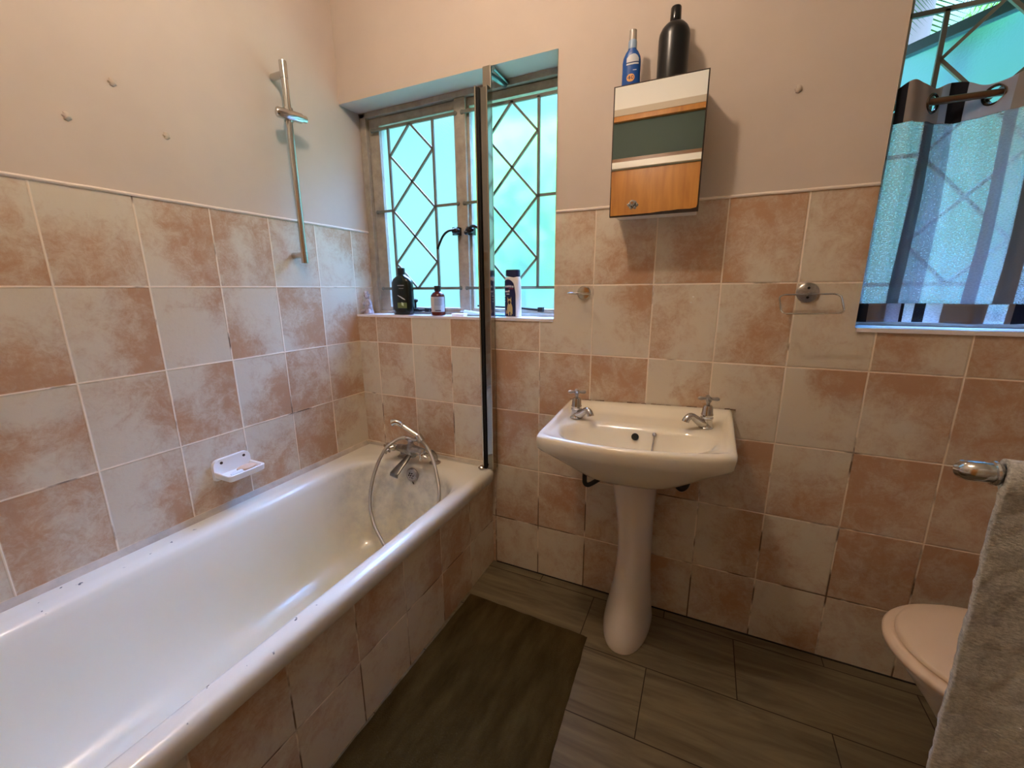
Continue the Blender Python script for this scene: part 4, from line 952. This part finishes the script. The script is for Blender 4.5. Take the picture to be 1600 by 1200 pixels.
wrap(md, (.427, .045), .0305, ZS, math.radians(-90), math.radians(5), .016, .080, mat('grey label', (.42, .45, .50), .6), 'grey_label')
for k in range(5): wrap(md, (.427, .045), .0305, ZS, math.radians(-84), math.radians(-20), .045 + k * .006, .0468 + k * .006, mat('grey print', (.18, .2, .24), .6), 'label_line', .001)
wrap(md, (.427, .045), .0305, ZS, math.radians(-140), math.radians(-118), .020, .027, mat('dark print', (.08, .03, .05), .6), 'label_mark', .001)
wrap(md, (.427, .045), .0305, ZS, math.radians(-80), math.radians(-35), .020, .024, mat('dark print', (.08, .03, .05), .6), 'label_mark', .001)
# dog shampoo
dg = thing('dog_shampoo_bottle', (.787, .045, ZS), 'white shampoo bottle with a navy cap and a sitting dog on its label', 'bottle')
NAVY = mat('navy plastic', (.010, .014, .07), .35); CX, CY, RX, RY = .787, .045, .0335, .019
q = MB(); q.loft([ell(CX, CY, rx, ry, ZS + z, 36, 3.0) for rx, ry, z in ((.030, .017, 0), (.0332, .0188, .003), (.0335, .019, .06), (.0325, .019, .115), (.0305, .0185, .150), (.0290, .018, .157))]); q.build('bottle_body', WHITEP, dg)
q = MB(); rg = [ell(CX, CY, .0288, .0182, ZS + .156, 36, 3.0), ell(CX, CY, .0282, .0182, ZS + .180, 36, 3.0), ell(CX, CY, .0265, .017, ZS + .184, 36, 3.0)]
for p in rg[0]: p.z += .005 * (CX - p.x) / .03
q.loft(rg); q.build('cap', NAVY, dg)
def dpatch(uf, n, mtl, nm, eps):
    q = MB(); v = []; f = []
    for i in range(n + 1):
        u_, lo, hi = uf(i / n); y = CY - RY * (max(0, 1 - abs(u_ / RX) ** 3)) ** (1 / 3) - eps
        v += [(CX + u_, y, ZS + lo), (CX + u_, y, ZS + hi)]
        if i: f.append((2 * i - 2, 2 * i, 2 * i + 1, 2 * i - 1))
    q.add(v, f); return q.build(nm, mtl, dg, smooth=False)
dpatch(lambda t: (-.0325 + .0515 * t, .004, .004 + .098 + .045 * math.sqrt(max(0, 1 - ((t - .35) / .66) ** 2)) - .02 * max(0, t - .85) / .15), 24, NAVY, 'navy_label', .0006)
LT = mat('label white print', (.66, .66, .74), .5)
for u0, w_, z0, h in ((-.026, .006, .117, .007), (-.0185, .006, .117, .007), (-.011, .006, .117, .008), (-.0035, .006, .1165, .008), (.004, .007, .116, .007), (-.029, .016, .098, .006), (-.012, .006, .098, .008), (-.029, .022, .089, .004), (-.030, .004, .080, .006), (-.030, .003, .070, .004), (-.030, .003, .06, .004)):
    dpatch(lambda t: (u0 + w_ * t, z0, z0 + h), 2, LT, 'label_lettering', .0011)
dpatch(lambda t: (-.010 + .020 * t, .111, .1135), 3, mat('red print', (.35, .03, .08), .5), 'red_line', .0011)
DOG = mat('yellow dog print', (.62, .46, .20), .6); DOGF = mat('dark muzzle print', (.04, .025, .02), .6)
dpatch(lambda t: (-.018 + .024 * t, .012 + .010 * math.sin(PI * t), .036 + .026 * math.sin(PI * t) ** .7), 14, DOG, 'dog_print', .0011)
dpatch(lambda t: (-.0155 + .017 * t, .060 - .010 * math.sin(PI * t), .066 + .007 * math.sin(PI * t)), 10, DOG, 'dog_head_print', .0013)
dpatch(lambda t: (-.0155 + .004 * t, .066, .081 - .010 * t), 3, DOG, 'dog_ear_print', .0013); dpatch(lambda t: (-.003 + .004 * t, .066, .071 + .010 * t), 3, DOG, 'dog_ear_print', .0013)
dpatch(lambda t: (-.0125 + .011 * t, .058 - .007 * math.sin(PI * t), .061 + .006 * math.sin(PI * t)), 8, DOGF, 'dog_muzzle_print', .0016)
dpatch(lambda t: (-.013 + .005 * t, .008, .030), 2, DOG, 'dog_leg_print', .0013); dpatch(lambda t: (-.003 + .005 * t, .008, .030), 2, DOG, 'dog_leg_print', .0013)
dpatch(lambda t: (-.024 + .007 * t, .014, .030 - .006 * t), 3, mat('tan print', (.42, .26, .16), .6), 'dog_tail_print', .0012)
# figurine
fg = thing('figurine', (.028, .045, ZS), 'small pale lilac figurine of a seated figure in the left corner of the window sill', 'figurine')
PM = mat('lilac glazed pottery', (.50, .46, .52), .35, var=.45, vscale=70)
q = MB(); q.loft([ell(.030, .045, rx, ry, ZS + z, 20) for rx, ry, z in ((.026, .018, 0), (.027, .019, .006), (.023, .017, .014), (.019, .015, .026), (.017, .014, .040), (.018, .013, .052), (.013, .011, .062), (.007, .007, .068), (.008, .008, .072))])
q.sphere((.024, .043, ZS + .083), .0125, 12, (1, .95, 1.1)); q.sphere((.022, .043, ZS + .099), .0085, 10, (1.2, 1, .9)); q.sphere((.036, .043, ZS + .090), .006, 8, (1.3, 1, .6))
q.tube([(.016, .040, ZS + .058), (.008, .034, ZS + .046), (.018, .028, ZS + .040)], [.006, .005, .004], 8); q.tube([(.042, .040, ZS + .058), (.048, .036, ZS + .046), (.040, .030, ZS + .036)], [.006, .005, .004], 8)
q.tube([(.020, .034, ZS + .016), (.008, .022, ZS + .012), (.004, .018, ZS + .006)], [.009, .007, .005], 8); q.tube([(.040, .034, ZS + .016), (.052, .024, ZS + .012), (.054, .020, ZS + .006)], [.009, .007, .005], 8)
q.build('figurine_body', PM, fg)
MB().sphere((.022, .0335, ZS + .083), .006, 8, (1, .4, 1)).build('face', mat('brown face glaze', (.25, .15, .13), .4), fg)
# toothpaste tube, razors
tp = thing('plastic_lid', (.545, .03, ZS), 'small white plastic lid lying on the window sill left of the shower screen', 'lid')
q = MB(); q.loft([rrect(.515, .575, .012, .045, .006, ZS, 4), rrect(.513, .577, .010, .047, .006, ZS + .009, 4), rrect(.516, .574, .013, .044, .006, ZS + .011, 4)]); q.build('lid_shell', WHITEP, tp)
tp = thing('toothpaste_tube', (.61, .06, ZS), 'white and teal toothpaste tube lying flat on the window sill beside the shower screen', 'toothpaste')
q = MB(); rg = []
for i in range(9):
    t_ = i / 8; c = Vector((.555 + .13 * t_, .055 + .012 * t_, ZS + .013)); h = .0115 * (1 - t_) ** .6 + .001
    rg.append([c + Vector((0, (.013 + .006 * t_) * math.cos(2 * PI * k / 16), -.013 + h + h * math.sin(2 * PI * k / 16))) for k in range(16)])
q.loft(rg); q.build('tube', mat('white teal plastic', (.55, .72, .74), .3), tp)
MB().tube([(.556, .055, ZS + .0115), (.535, .053, ZS + .0105)], .0095, 14).build('cap', mat('grey cap', (.25, .28, .32), .3), tp)
tb = thing('toothbrush', (.72, .05, ZS), 'teal toothbrush lying on the sill between the screen and the white shampoo', 'toothbrush')
q = MB(); q.tube([(.64, .035, ZS + .006), (.70, .04, ZS + .006), (.755, .045, ZS + .005)], [.003, .0035, .0045], 8); q.build('handle', mat('teal plastic', (.02, .20, .24), .3), tb)
MB().box(.640, .664, .031, .039, ZS + .008, ZS + .016).build('bristles', WHITEP, tb, smooth=False)
tb = thing('toothbrush', (.72, .075, ZS), 'pale blue toothbrush lying nearer the glass between the screen and the white shampoo', 'toothbrush')
q = MB(); q.tube([(.62, .080, ZS + .009), (.69, .078, ZS + .007), (.75, .075, ZS + .005)], [.003, .0035, .0045], 8); q.build('handle', mat('pale blue plastic', (.20, .42, .5), .3), tb)
MB().box(.620, .644, .076, .084, ZS + .011, ZS + .019).build('bristles', WHITEP, tb, smooth=False)

# ------------------------------------------------------------------ curtain
RY0 = .040
cr_ = thing('curtain_rod', (2.2, RY0, 1.676), 'bronze curtain rod threaded through the eyelets in the right window recess', 'curtain rod')
MB().tube([(1.8805, RY0, 1.676), (2.5595, RY0, 1.674)], .0085, 16).build('rod', mat('bronze rod', (.18, .10, .06), .3, .8), cr_)
for x in (1.8805, 2.5475): MB().lathe([(.018, 0), (.018, .004), (.012, .012)], (x, RY0, 1.675), 18, axis=(1, 0, 0)).build('end_socket', CHROME, cr_)
ct = thing('eyelet_curtain', (2.2, RY0, 1.12), 'sheer taupe and white striped eyelet curtain covering the right window', 'curtain')
AMP = .036; PER = .228
EYE = [1.967 + PER / 2 * k for k in range(6)]
def cy(x, z):
    ph = (x - 1.967) / PER * 2 * PI; k = (z - 1.12) / .6
    a = AMP * (.55 + .45 * k)
    return RY0 + a * math.sin(ph) + .006 * (1 - k) * math.sin(x * 61 + 1.3) + .003 * math.sin(x * 140 + z * 8)
def sheet(x0, x1, z0, z1, mtl, nm, nx=260, nz=24, zf=None, holes=False):
    V = []; F = []; UVs = []; s_ = 0; xs = [x0 + (x1 - x0) * i / nx for i in range(nx + 1)]; S_ = [0]
    for i in range(1, nx + 1): S_.append(S_[-1] + math.hypot(xs[i] - xs[i - 1], cy(xs[i], 1.4) - cy(xs[i - 1], 1.4)))
    for j in range(nz + 1):
        for i in range(nx + 1):
            x = xs[i]; z = z0 + (z1 - z0) * j / nz
            if zf: z = z0 + (zf(x) - z0) * j / nz
            V.append(Vector((x + .004 * math.sin(z * 9 + i * .02), cy(x, z), z)) - ct.location); UVs.append((x - 1.884, z))
    for j in range(nz):
        for i in range(nx):
            a = j * (nx + 1) + i; q = (a, a + 1, a + nx + 2, a + nx + 1)
            if holes:
                c = sum((V[k] for k in q), Vector()) / 4 + ct.location
                if any((c - Vector((e_, RY0, 1.672))).length < .019 for e_ in EYE): continue
            F.append(q)
    me = bpy.data.meshes.new(nm); me.from_pydata([tuple(v) for v in V], [], F); uvl = me.uv_layers.new(name='UVMap')
    for lp_ in me.loops: uvl.data[lp_.index].uv = UVs[lp_.vertex_index]
    me.materials.append(mtl); me.shade_smooth(); o = bpy.data.objects.new(nm, me); COL.objects.link(o); o.parent = ct
    md_ = o.modifiers.new('thickness', 'SOLIDIFY'); md_.thickness = .0012; return o
ztop = lambda x: 1.712 + .010 * math.cos((x - 1.91) / (PER / 2) * 2 * PI) + .006 * math.sin(x * 23)
sheet(1.884, 2.545, 1.628, 1.715, CURTB, 'header_band', 520, 40, ztop, True)
sheet(1.884, 2.545, 1.172, 1.629, CURT, 'sheer_drop', 300, 30)
sheet(1.884, 2.545, 1.121, 1.173, CURTH, 'hem_band', 300, 6)
RING = mat('dark eyelet metal', (.10, .08, .07), .25, .9)
for e_ in EYE:
    if e_ > 2.54: continue
    sgn = 1 if (round((e_ - 1.967) / (PER / 2)) % 2 == 0) else -1
    nrm = Vector((-sgn * AMP * 2 * PI / PER, 1, 0)).normalized()
    MB().torus((e_, RY0, 1.672), .0205, .0034, nrm, 32, 8).build('eyelet', RING, ct)

# ------------------------------------------------------------------ toilet (facing left, behind the towel)
tl = thing('toilet', (2.3, -.37, 0), 'white toilet with a closed peach cream lid, half hidden by the grey towel', 'toilet')
TY = -.362
def tring(xt, hw, xb, z, n=56, pt=2.0):
    """egg ring: tip at x=xt, half width hw, back at xb"""
    out = []; xm = xt + hw * 1.15
    for k in range(n):
        a = 2 * PI * k / n; c_, s_ = math.cos(a), math.sin(a)
        x = xm + (xb - xm) * abs(c_) ** (2 / 3.2) if c_ > 0 else xm - (xm - xt) * abs(c_)
        out.append(Vector((x, TY + hw * math.copysign(abs(s_) ** (1.0 if c_ < 0 else .8), s_), z)))
    return out
q = MB(); q.loft([tring(2.10, .10, 2.52, 0), tring(2.10, .10, 2.52, .02), tring(2.11, .095, 2.5, .12), tring(2.085, .11, 2.5, .20), tring(2.035, .14, 2.5, .28), tring(1.985, .165, 2.5, .35), tring(1.965, .176, 2.5, .378), tring(1.968, .174, 2.5, .386)]); q.build('bowl', TOILETW, tl, ang=70)
q = MB(); q.loft([tring(1.956, .184, 2.44, .387), tring(1.949, .190, 2.44, .392), tring(1.948, .191, 2.44, .402), tring(1.953, .187, 2.44, .408), tring(1.97, .175, 2.43, .410)]); q.build('seat', LIDM, tl, ang=60)
q = MB(); q.loft([tring(1.975, .168, 2.43, .4105), tring(1.970, .172, 2.43, .414), tring(1.971, .171, 2.43, .420), tring(1.976, .167, 2.43, .424), tring(2.02, .13, 2.41, .430), tring(2.10, .07, 2.36, .433), tring(2.18, .02, 2.28, .434)]); q.build('lid', LIDM, tl, ang=60)
q = MB(); q.box(2.50, 2.715, -.56, -.17, .38, .74); q.build('cistern', TOILETW, tl, smooth=False, bevel=.015)
MB().box(2.49, 2.718, -.57, -.16, .742, .765).build('cistern_lid', TOILETW, tl, smooth=False, bevel=.006)
MB().tube([(2.50, -.50, .69), (2.485, -.50, .69), (2.48, -.46, .688)], .006, 8).build('flush_lever', CHROME, tl)

# ------------------------------------------------------------------ towel and rail
RX0, RYY, RZ = 1.886, -.668, .953
tr2 = thing('towel_rail', (2.72, RYY, RZ - .03), 'chrome towel rail with a rounded end cap projecting at the right edge', 'towel rail')
q = MB(); q.tube([(RX0 + .0, RYY, RZ - .006), (2.716, RYY, RZ - .006)], .0125, 20); q.lathe([(.03, 0), (.03, .006), (.016, .014)], (2.7195, RYY, RZ - .006), 24, axis=(-1, 0, 0)); q.build('rail_bar', CHROME, tr2)
q = MB(); q.tube(cat_spline([(RX0 + .022, RYY, RZ - .006), (RX0 + .008, RYY, RZ - .006), (RX0 - .006, RYY + .004, RZ - .008), (RX0 - .012, RYY + .018, RZ - .011)], 5), [.0150] * 6 + [.0160] * 6 + [.0150] * 3 + [.009], 18); q.torus((RX0 + .016, RYY, RZ - .006), .0155, .0035, (1, 0, 0), 28, 8); q.build('end_cap', CHROME, tr2)
TO = bpy.data.materials.new('grey terry cloth'); TO.use_nodes = True; t = TO.node_tree; L = t.links.new; bsd = t.nodes['Principled BSDF']
c = N(t, 'ShaderNodeTexCoord'); mp = N(t, 'ShaderNodeMapping'); mp.inputs['Scale'].default_value = (160, 160, 330); L(c.outputs['Object'], mp.inputs[0])
n1 = N(t, 'ShaderNodeTexNoise', inp={'Scale': 1.0, 'Detail': 5.0, 'Roughness': .7}); L(mp.outputs[0], n1.inputs['Vector'])
n2 = N(t, 'ShaderNodeTexNoise', inp={'Scale': 9.0, 'Detail': 3.0}); L(c.outputs['Object'], n2.inputs['Vector'])
r = N(t, 'ShaderNodeValToRGB'); r.color_ramp.elements[0].position = .25; r.color_ramp.elements[0].color = (.26, .25, .225, 1); r.color_ramp.elements[1].position = .72; r.color_ramp.elements[1].color = (.84, .82, .75, 1)
m_ = N(t, 'ShaderNodeMath', operation='MULTIPLY_ADD', inp={1: .45, 2: -.22}); L(n2.outputs['Fac'], m_.inputs[0]); a_ = N(t, 'ShaderNodeMath', operation='ADD'); L(n1.outputs['Fac'], a_.inputs[0]); L(m_.outputs[0], a_.inputs[1]); L(a_.outputs[0], r.inputs[0])
L(r.outputs[0], bsd.inputs['Base Color']); bsd.inputs['Roughness'].default_value = 1.0; bsd.inputs['Sheen Weight'].default_value = .35; bsd.inputs['Specular IOR Level'].default_value = .1
bp = N(t, 'ShaderNodeBump', inp={'Strength': .9, 'Distance': .004}); L(n1.outputs['Fac'], bp.inputs['Height']); L(bp.outputs[0], bsd.inputs['Normal'])
tw = thing('towel', (2.2, RYY, .3), 'thick grey terry towel hanging over the chrome rail at the right edge', 'towel')
prof = [(-.024, .25 + (RZ - .02 - .25) * i / 70, 0) for i in range(70)]
prof += [(-.027 * math.cos(a), RZ - .018 + .030 * math.sin(a), .02 * a / PI) for a in [PI * k / 12 for k in range(13)]]
prof += [(.027 - .020 * min(1, i / 8), RZ - .02 - (RZ - .36) * i / 40, .02 + .02 * min(1, i / 8)) for i in range(1, 40)]
V = []; F = []; nx = 220; x0, x1 = RX0 + .016, 2.52
for j, (yy, z, sh_) in enumerate(prof):
    for i in range(nx + 1):
        x = x0 + sh_ + (x1 - x0 - sh_) * i / nx; k = min(1, max(0, (RZ - z)) / .5); front = sh_ == 0
        f_ = (.012 * k * math.sin((x - x0) * 26) + .005 * k * math.sin((x - x0) * 55 + z * 3)) if front else 0
        nn = noise.noise(Vector((x * 70, yy * 60 + z * 20, z * 130))) * .0030 + noise.noise(Vector((x * 14, 3, z * 14))) * .003
        edge = .0012 * noise.noise(Vector((z * 60, 1, 2))) if i == 0 else 0
        V.append(Vector((x + edge, RYY + yy + (k * (-.004 if front else 0)) - f_ * .6 + (nn if front else 0), z + nn * .5)) - tw.location)
for j in range(len(prof) - 1):
    for i in range(nx): a = j * (nx + 1) + i; F.append((a, a + 1, a + nx + 2, a + nx + 1))
me = bpy.data.meshes.new('terry_cloth'); me.from_pydata([tuple(v) for v in V], [], F); me.materials.append(TO); me.shade_smooth()
o = bpy.data.objects.new('terry_cloth', me); COL.objects.link(o); o.parent = tw
sm = o.modifiers.new('thickness', 'SOLIDIFY'); sm.thickness = .012; sm.offset = 0

# ------------------------------------------------------------------ bath mat
BM = bpy.data.materials.new('brown bath mat'); BM.use_nodes = True; t = BM.node_tree; L = t.links.new; bsd = t.nodes['Principled BSDF']
c = N(t, 'ShaderNodeTexCoord'); mp = N(t, 'ShaderNodeMapping'); mp.inputs['Scale'].default_value = (9, 2.5, 1); L(c.outputs['Object'], mp.inputs[0])
n1 = N(t, 'ShaderNodeTexNoise', inp={'Scale': 1.6, 'Detail': 6.0, 'Roughness': .6}); L(mp.outputs[0], n1.inputs['Vector'])
n3 = N(t, 'ShaderNodeTexNoise', inp={'Scale': 260.0, 'Detail': 3.0}); L(c.outputs['Object'], n3.inputs['Vector'])
r = N(t, 'ShaderNodeValToRGB'); r.color_ramp.elements[0].position = .3; r.color_ramp.elements[0].color = (.034, .021, .006, 1); r.color_ramp.elements[1].position = .75; r.color_ramp.elements[1].color = (.095, .066, .026, 1)
L(n1.outputs['Fac'], r.inputs[0]); L(r.outputs[0], bsd.inputs['Base Color']); bsd.inputs['Roughness'].default_value = 1.0; bsd.inputs['Specular IOR Level'].default_value = .05
bp = N(t, 'ShaderNodeBump', inp={'Strength': .9, 'Distance': .004}); L(n3.outputs['Fac'], bp.inputs['Height']); L(bp.outputs[0], bsd.inputs['Normal'])
V = []; F = []; nx, ny = 60, 110; cor = [(.716, -.2345), (1.206, -.250), (1.235, -1.02), (.7045, -1.02)]
for j in range(ny + 1):
    for i in range(nx + 1):
        s_, t_ = i / nx, j / ny
        a = Vector(cor[0]).lerp(Vector(cor[1]), s_); b_ = Vector(cor[3]).lerp(Vector(cor[2]), s_); p = a.lerp(b_, t_)
        e_ = min(s_ * .5, (1 - s_) * .5, t_ * .8, (1 - t_) * .8); h = .011 * min(1, e_ / .008) ** .5 if e_ > 0 else .001
        if s_ > .97: h *= .9
        r_ = .003 * noise.noise(Vector((p.x * 18, p.y * 18, 0))) * (e_ < .01)
        V.append((p.x + r_, p.y + r_, h + .0013 * noise.noise(Vector((p.x * 9, p.y * 9, 1))) + .0009 * noise.noise(Vector((p.x * 70, p.y * 70, 1)))))
for j in range(ny):
    for i in range(nx): a = j * (nx + 1) + i; F.append((a, a + nx + 1, a + nx + 2, a + 1))
me = bpy.data.meshes.new('bath_mat'); me.from_pydata(V, [], F); me.materials.append(BM); me.shade_smooth(); o = bpy.data.objects.new('bath_mat', me); COL.objects.link(o)
tag(o, 'dark olive brown bath mat lying on the floor beside the bathtub', 'bath mat')

# ------------------------------------------------------------------ outside
GRASS = mat('garden ground', (.10, .16, .05), .9)
def foliage_mat(nm, c1):
    M = bpy.data.materials.new(nm); M.use_nodes = True; t = M.node_tree; t.nodes.clear(); L = t.links.new
    d = N(t, 'ShaderNodeBsdfDiffuse', inp={'Color': (*c1, 1)}); tr = N(t, 'ShaderNodeBsdfTranslucent', inp={'Color': (c1[0] * 1.2, c1[1] * 1.4, c1[2] * .8, 1)})
    m_ = N(t, 'ShaderNodeMixShader', inp={0: .45}); L(d.outputs[0], m_.inputs[1]); L(tr.outputs[0], m_.inputs[2]); L(m_.outputs[0], N(t, 'ShaderNodeOutputMaterial').inputs[0]); return M
LEAF = foliage_mat('bush leaves', (.26, .46, .05)); FROND = foliage_mat('palm frond leaves', (.02, .04, .012))
STEM = mat('bark', (.12, .09, .06), .9)
def bush(c, r, n_, label, ls=.09, mtl=LEAF):
    t_ = thing('leafy_bush', (c[0], c[1], 0), label, 'bush'); q = MB()
    for i in range(n_):
        d = Vector((random.gauss(0, 1), random.gauss(0, 1), random.gauss(0, 1))).normalized() * (random.random() ** .4); p = Vector(c) + Vector((d.x * r[0], d.y * r[1], d.z * r[2]))
        a = Vector((random.gauss(0, 1), random.gauss(0, 1), random.gauss(0, 1))).normalized() * ls; b_ = a.orthogonal().normalized() * ls * .3
        q.add([p - a, p + b_, p + a, p - b_], [(0, 1, 2, 3)])
    q.build('foliage', mtl, t_, smooth=False); MB().tube([(c[0], c[1], 0), (c[0], c[1], c[2])], [.05, .03], 8).build('trunk', STEM, t_)
bush((-.15, 2.6, 1.9), (.9, .5, .8), 2200, 'sunlit green bush growing outside behind the frosted left window')
bush((3.20, 3.1, 3.02), (.26, .26, .20), 700, 'green bush seen through the clear gap at the top right of the frame', .035, foliage_mat('dark bush leaves', (.10, .22, .04)))
pl = thing('palm_frond', (2.75, 2.6, 0), 'thin palm fronds seen through the gap above the open right window', 'palm')
q = MB()
base = Vector((2.62, 2.6, 3.35))
for k in range(7):
    a = math.radians(200 + k * 26); tip = base + Vector((math.cos(a) * .75, random.uniform(-.2, .2), math.sin(a) * .55 - .05)); mid = (base + tip) / 2 + Vector((0, 0, .10))
    sp2 = cat_spline([base, mid, tip], 14); q.tube(sp2, .006, 6)
    for i in range(2, len(sp2)):
        T = (sp2[i] - sp2[i - 1]).normalized(); sdv = T.cross(Vector((0, 1, 0))).normalized(); ln = .22 * math.sin(PI * min(.95, i / len(sp2)) * .9 + .2)
        for s_ in (1, -1):
            e_ = sp2[i] + (sdv * s_ + T * .7) * ln; q.add([sp2[i] - T * .006, e_, sp2[i] + T * .006], [(0, 1, 2)])
q.build('leaflets', FROND, pl, smooth=False)
MB().tube([(2.62, 2.6, 0), (2.60, 2.62, 1.8), (2.62, 2.6, 3.35)], [.10, .08, .06], 10).build('trunk', STEM, pl)
MB().box(-6, 8, .24, 9, -.25, -.2).build('garden_ground', GRASS, smooth=False)
gg = bpy.data.objects['garden_ground']; gg.name = 'trim_9'; struct(gg)
